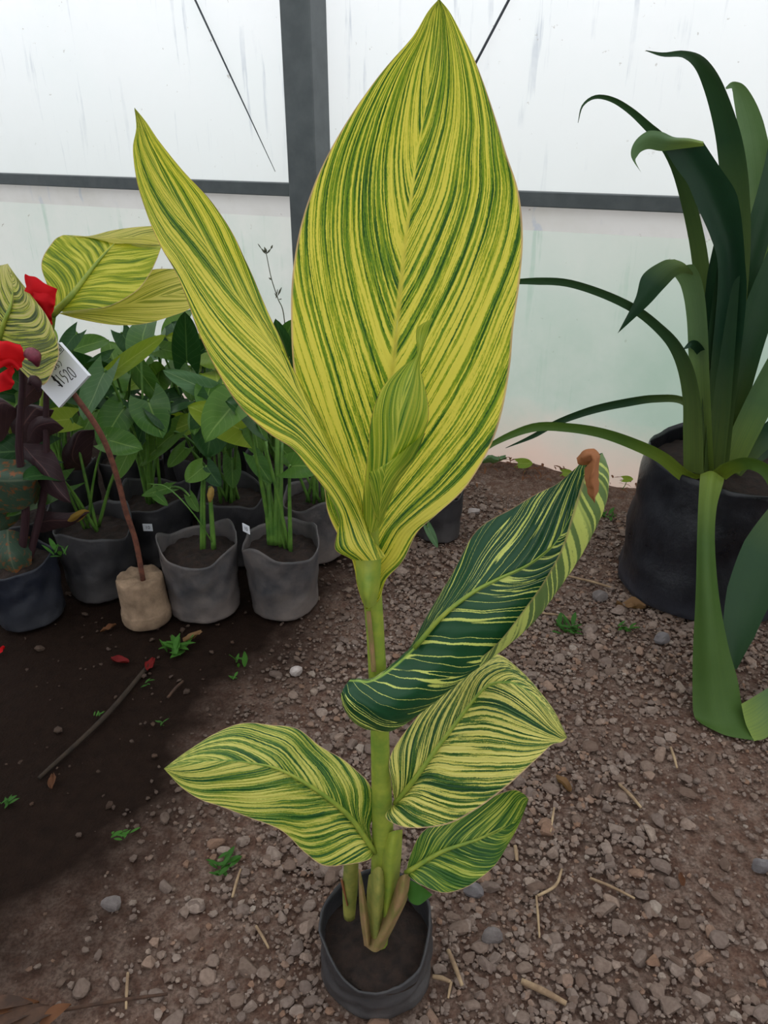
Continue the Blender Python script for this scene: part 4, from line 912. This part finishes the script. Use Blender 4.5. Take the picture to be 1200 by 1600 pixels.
# ------------------------------------------------------------------ small things on the ground
def straw(px, py, qx, qy, r, label, m='straw', name='straw', bend=0.0, flat=1.0):
    a, b = G(px, py, r + .003), G(qx, qy, r + .003); mid = a.lerp(b, .5) + Vector((-(b-a).y, (b-a).x, 0))*bend + Vector((0, 0, .003))
    o = tube(name, [a, mid, b], [r, r*1.1, r*.8], M[m], None, tuple(a), 7, 12)
    return tag(o, label, 'twig' if m == 'twig' else 'straw', 'dry stalks lying on the gravel')
straw(815, 1533, 885, 1568, .0052, 'thick pale dry stalk lying alone on the coarse gravel')
straw(700, 1485, 722, 1540, .0040, 'pale broken stalk lying beside the small black canna bag')
straw(676, 1526, 704, 1534, .0038, 'stubby tan stalk end lying close to the canna bag')
straw(705, 1535, 700, 1560, .0025, 'thin pale splinter beside the stubby stalk end')
straw(840, 1400, 878, 1358, .0028, 'long curved tan grass stalk on the gravel', bend=-.15)
straw(838, 1400, 843, 1465, .0022, 'thin straight tan stalk touching the curved grass stalk')
straw(922, 1372, 992, 1404, .0026, 'slender pale stalk lying across bare soil')
straw(968, 1226, 1002, 1262, .0036, 'split pale straw on gravel beyond the striped leaves')
straw(805, 1322, 808, 1345, .0038, 'short pale chip of wood by the lowest striped leaf')
straw(866, 1262, 860, 1300, .0024, 'brownish dry stalk beside shredded tan fibres')
straw(887, 900, 962, 920, .0036, 'long tan stalk lying beside the big black bag')
straw(845, 958, 890, 965, .0030, 'short tan stalk under the dark drooping leaf tip')
straw(1048, 1168, 1058, 1200, .0030, 'reddish straw on bare soil near the drooping strap leaf')
straw(363, 1402, 376, 1358, .0026, 'thin tan stalk leaning by a small green weed')
straw(400, 1447, 420, 1482, .0026, 'thin tan stalk lying to the side of the canna bag')
straw(200, 1520, 197, 1577, .0026, 'pale straw crossing a long brown twig')
straw(262, 1090, 286, 1064, .0035, 'dull stalk lying on the wet dark soil', 'twig')
straw(100, 1578, 262, 1553, .0030, 'long thin brown twig lying on gravel', 'twig', 'twig')
o = straw(232, 1036, 60, 1212, .0060, 'long half-buried stick along the wet dark soil', 'wet_twig', 'stick', .04); o['category'] = 'stick'; o.location.z -= .007
straw(1030, 1140, 1080, 1165, .0022, 'thin dark twig by the drooping strap leaf', 'twig', 'twig')
def pebble(px, py, w, h, label, m):
    c = G(px, py, 0); s = pxm(py, c.y); v, f = stone_shape(2, rng)
    v = v / np.abs(v).max(0) * np.array([w*s/2, w*s/2*.75, h*s/2])
    o = mk('loose_stone', v + np.array([c.x, c.y, h*s*.32]), f, m, None, tuple(c), smooth=False); return tag(o, label, 'stone')
M['pale_stone'] = simple('pale_stone', lin(176, 166, 162), .9, lin(150, 138, 134), 60, .3)
M['grey_stone'] = simple('grey_stone', lin(112, 104, 102), .9, lin(92, 84, 82), 60, .3)
M['blue_stone'] = simple('bluish_stone', lin(112, 107, 108), .9, lin(94, 88, 90), 60, .3)
pebble(464, 1053, 22, 16, 'pale rounded pebble lying alone at the edge of the wet soil', M['pale_stone'])
pebble(175, 1416, 34, 20, 'dark grey pointed stone lying alone on brown soil', M['grey_stone'])
pebble(742, 1394, 38, 24, 'bluish grey stone under the lowest striped leaf', M['blue_stone'])
pebble(1186, 1357, 30, 26, 'bluish stone on bare brown soil', M['blue_stone'])
pebble(936, 936, 26, 18, 'grey stone near the tan stalk by the big black bag', M['grey_stone'])
pebble(1033, 1003, 28, 22, 'grey stone in front of the big black bag', M['blue_stone'])
pebble(742, 802, 22, 12, 'pale flat stone behind the tallest striped leaf', M['pale_stone'])
pebble(768, 1470, 34, 30, 'large grey stone right of the straw by the canna bag', M['grey_stone'])

def weed(px, py, n, size, label, seed, m='weed', spread=1.0, tall=.4):
    rnd = random.Random(seed); c = G(px, py, 0); V, Fc, uv = [], [], []
    for i in range(n):
        az = rnd.uniform(0, 6.28); el = rnd.uniform(.2, 1.1)*tall*2; L = size*rnd.uniform(.5, 1.0); w = L*rnd.uniform(.22, .4)
        d = Vector((math.cos(az)*math.cos(el), math.sin(az)*math.cos(el), math.sin(el))); s = d.cross(Vector((0, 0, 1))).normalized(); nn = s.cross(d)
        b = c + Vector((rnd.uniform(-1, 1), rnd.uniform(-1, 1), 0))*size*.35*spread + Vector((0, 0, rnd.uniform(0, size*.3))); n0 = len(V)
        for k in range(7):
            t = k/6; ww = w*math.sin(math.pi*min(1, t*.92+.06))**.8
            for u in (-1, 0, 1): V.append(b + d*L*t + s*u*ww/2 + nn*(.12*w*abs(u) - .2*L*t*t)); uv.append(((u+1)/2, t))
        Fc += [tuple(n0+q for q in f) for f in gridfaces(7, 3)]
    return tag(mk('weed', V, Fc, M[m], None, tuple(c), uv), label, 'weed', 'small weeds on the ground')
weed(348, 1358, 16, .035, 'small green weed on gravel beside the low spreading leaf', 1, spread=1.4)
weed(885, 985, 22, .045, 'feathery green weed on gravel before the big black bag', 2, spread=1.4)
weed(975, 985, 12, .035, 'faint green weed close to the big black bag', 3, spread=1.3)
weed(378, 1040, 6, .045, 'upright leafy weed on dark soil below the grey bags', 4, tall=.7)
weed(368, 1062, 5, .02, 'tiny weed sprouting below the upright leafy weed', 5)
weed(190, 1305, 10, .028, 'sparse green weed at the border of wet soil and gravel', 6, spread=1.8)
weed(10, 1258, 9, .03, 'small weed on wet dark soil', 7)
weed(152, 1120, 6, .02, 'tiny sprout beside the half-buried stick', 8)
weed(255, 1132, 6, .022, 'tiny sprout alone on the wet soil', 9)
weed(275, 1020, 18, .06, 'thin grassy tuft in front of the dusty grey bags', 10, tall=.6, spread=1.2)
weed(95, 868, 9, .05, 'bright small weed on the rim of the blue-black bag', 12, tall=.6)
weed(948, 808, 14, .04, 'yellow-green moss tuft behind the dead leaf tip', 13, spread=1.5)
weed(230, 1068, 5, .02, 'tiny sprout beside fallen red petals', 14)
o = [q for q in COL.objects if q.get('label', '').startswith('bright small weed')][0]; o.location = P(95, 868, bc.y - .06)

def litter(px, py, w, label, m, name, cat, seed, lift=.006):
    rnd = random.Random(seed); c = G(px, py, 0); s = pxm(py, c.y)*w; a = rnd.uniform(0, 6.28); V, uv = [], []
    for i in range(9):
        for j in range(7):
            t, u = i/8, -1 + j/3; q = math.sin(math.pi*min(.97, t*.9+.06))**.7
            x, y = (t-.5)*s, u*q*s*(.20 + .10*mnoise.noise(Vector((t*3, u, seed+.5)))); z = lift + s*.16*(u*u)*q + s*.18*(t-.5)**2 + .22*s*mnoise.noise(Vector((t*3, u*2.5, seed)))
            V.append(c + Vector((x*math.cos(a)-y*math.sin(a), x*math.sin(a)+y*math.cos(a), max(z, .002)))); uv.append(((u+1)/2, t))
    return tag(mk(name, V, gridfaces(9, 7), M[m], None, tuple(c), uv), label, cat)
M['dry_pale'] = plain_leaf('dry_pale_leaf', lin(150, 118, 84), lin(122, 92, 64), None, .2, .7)
litter(302, 1001, 34, 'curled tan dead leaf by the grassy tuft', 'dry_pale', 'dead_leaf', 'leaf', 1, .012)
litter(188, 1036, 32, 'crumpled fallen dark red petal on wet soil', 'petal_old', 'fallen_petal', 'petal', 2)
litter(236, 1042, 30, 'dull maroon fallen petal beside the half-buried stick', 'petal_old', 'fallen_petal', 'petal', 3)
litter(2, 1020, 22, 'bright red fallen petal on wet soil below the bronze canna', 'petal', 'fallen_petal', 'petal', 4)
litter(170, 985, 26, 'brown dead leaf on wet soil near the concrete block', 'litter_brown', 'dead_leaf', 'leaf', 5)
litter(82, 1225, 30, 'dark brown dead leaf scrap on the wet soil', 'litter_brown', 'dead_leaf', 'leaf', 6)
litter(880, 1228, 36, 'shredded tan leaf fibres on gravel', 'dry_pale', 'dead_leaf', 'leaf', 7)
litter(1064, 1378, 24, 'orange brown leaf scrap on bare soil', 'litter_brown', 'dead_leaf', 'leaf', 8)
litter(985, 950, 44, 'brown crinkled leaf beside the foot of the big black bag', 'dry_pale', 'dead_leaf', 'leaf', 9)
litter(770, 738, 46, 'green fallen leaf lying against the film wall', 'arum4', 'fallen_leaf', 'leaf', 10, .05)
# dried palm-like scraps at the near corner
for k, (ax, ay, bx, by, m) in enumerate([(-30, 1592, 62, 1568, 'litter_brown'), (-20, 1612, 78, 1574, 'twig'), (10, 1615, 100, 1578, 'twig'), (60, 1612, 112, 1572, 'litter_brown'), (-40, 1580, 52, 1570, 'twig')]):
    a, b = G(ax, ay, .012), G(bx, by, .012 + .003*k)
    d = (b-a).normalized(); s = Vector((-d.y, d.x, 0)); V, uv = [], []
    for i in range(12):
        t = i/11; w = .012*math.sin(math.pi*min(1, t*.9+.08))
        for u in (-1, 0, 1): V.append(a.lerp(b, t) + s*u*w + Vector((0, 0, .012*math.sin(t*3) + .004*abs(u)))); uv.append(((u+1)/2, t))
    tag(mk('dry_frond', V, gridfaces(12, 3), M[m], None, tuple(a), uv), 'dry brown leaf strip heaped beside the long brown twig', 'leaf', 'dry leaf strips by the brown twig')

# seedlings at the foot of the film wall
def seedling(px, py, hpx, label, seed, leaf=18):
    rnd = random.Random(seed); b = on_wall(px, py, .07); top = b + Vector((rnd.uniform(-.01, .01), -.01, hpx*pxm(py, b.y)))
    r = thing('seedling', b, label, 'weed', 'seedlings at the foot of the film wall')
    tube('stem', [b, b.lerp(top, .5) + Vector((.004, 0, 0)), top], [.0018, .0015, .001], M['petiole'], r, None, 6, 8)
    w = leaf*pxm(py, b.y)
    arum_leaf(r, top + Vector((-w*.4, 0, 0)), top + Vector((w*.6, -.01, .004)), w*.9, M['arum2'], (0, -.8, .6), petiole_from=None)
seedling(818, 752, 32, 'seedling with one round leaf against the wall', 1, 22)
seedling(972, 765, 20, 'seedling with a small pale leaf beside the big black bag', 2, 14)
seedling(885, 752, 16, 'seedling with a small leaf behind the dark drooping leaf', 3, 16)
# the tall seed-stalk weed among the arums
wy = 2.55; wb = G(452, 790)
tw = thing('seeding_weed', P(452, 700, wy) * 1.0, 'thin tall weed with dark seed heads in front of the film', 'weed')
tw.location.z = 0.195; ORG[tw.name] = Vector(tw.location)
q0 = Vector(tw.location)
tube('stem', [q0, P(450, 600, wy), P(444, 497, wy), P(434, 466, wy), P(424, 435, wy), P(416, 396, wy)], [.003, .0025, .002, .0018, .0016, .0014], M['weed_dry'], tw, None, 6, 30)
for (x0, y0, x1, y1, r_) in ((416, 397, 408, 388, .004), (408, 388, 403, 381, .002), (417, 396, 413, 386, .005), (417, 396, 423, 389, .003), (423, 389, 426, 383, .0035), (434, 462, 440, 449, .0035), (434, 466, 429, 458, .002), (424, 437, 420, 434, .003), (436, 468, 440, 467, .002), (431, 466, 434, 452, .002)):
    a, b = P(x0, y0, wy), P(x1, y1, wy-.005)
    tube('seed_head', [a, a.lerp(b, .5), b], [.0008, r_, .0008], M['weed_dry'], tw, None, 6, 8)
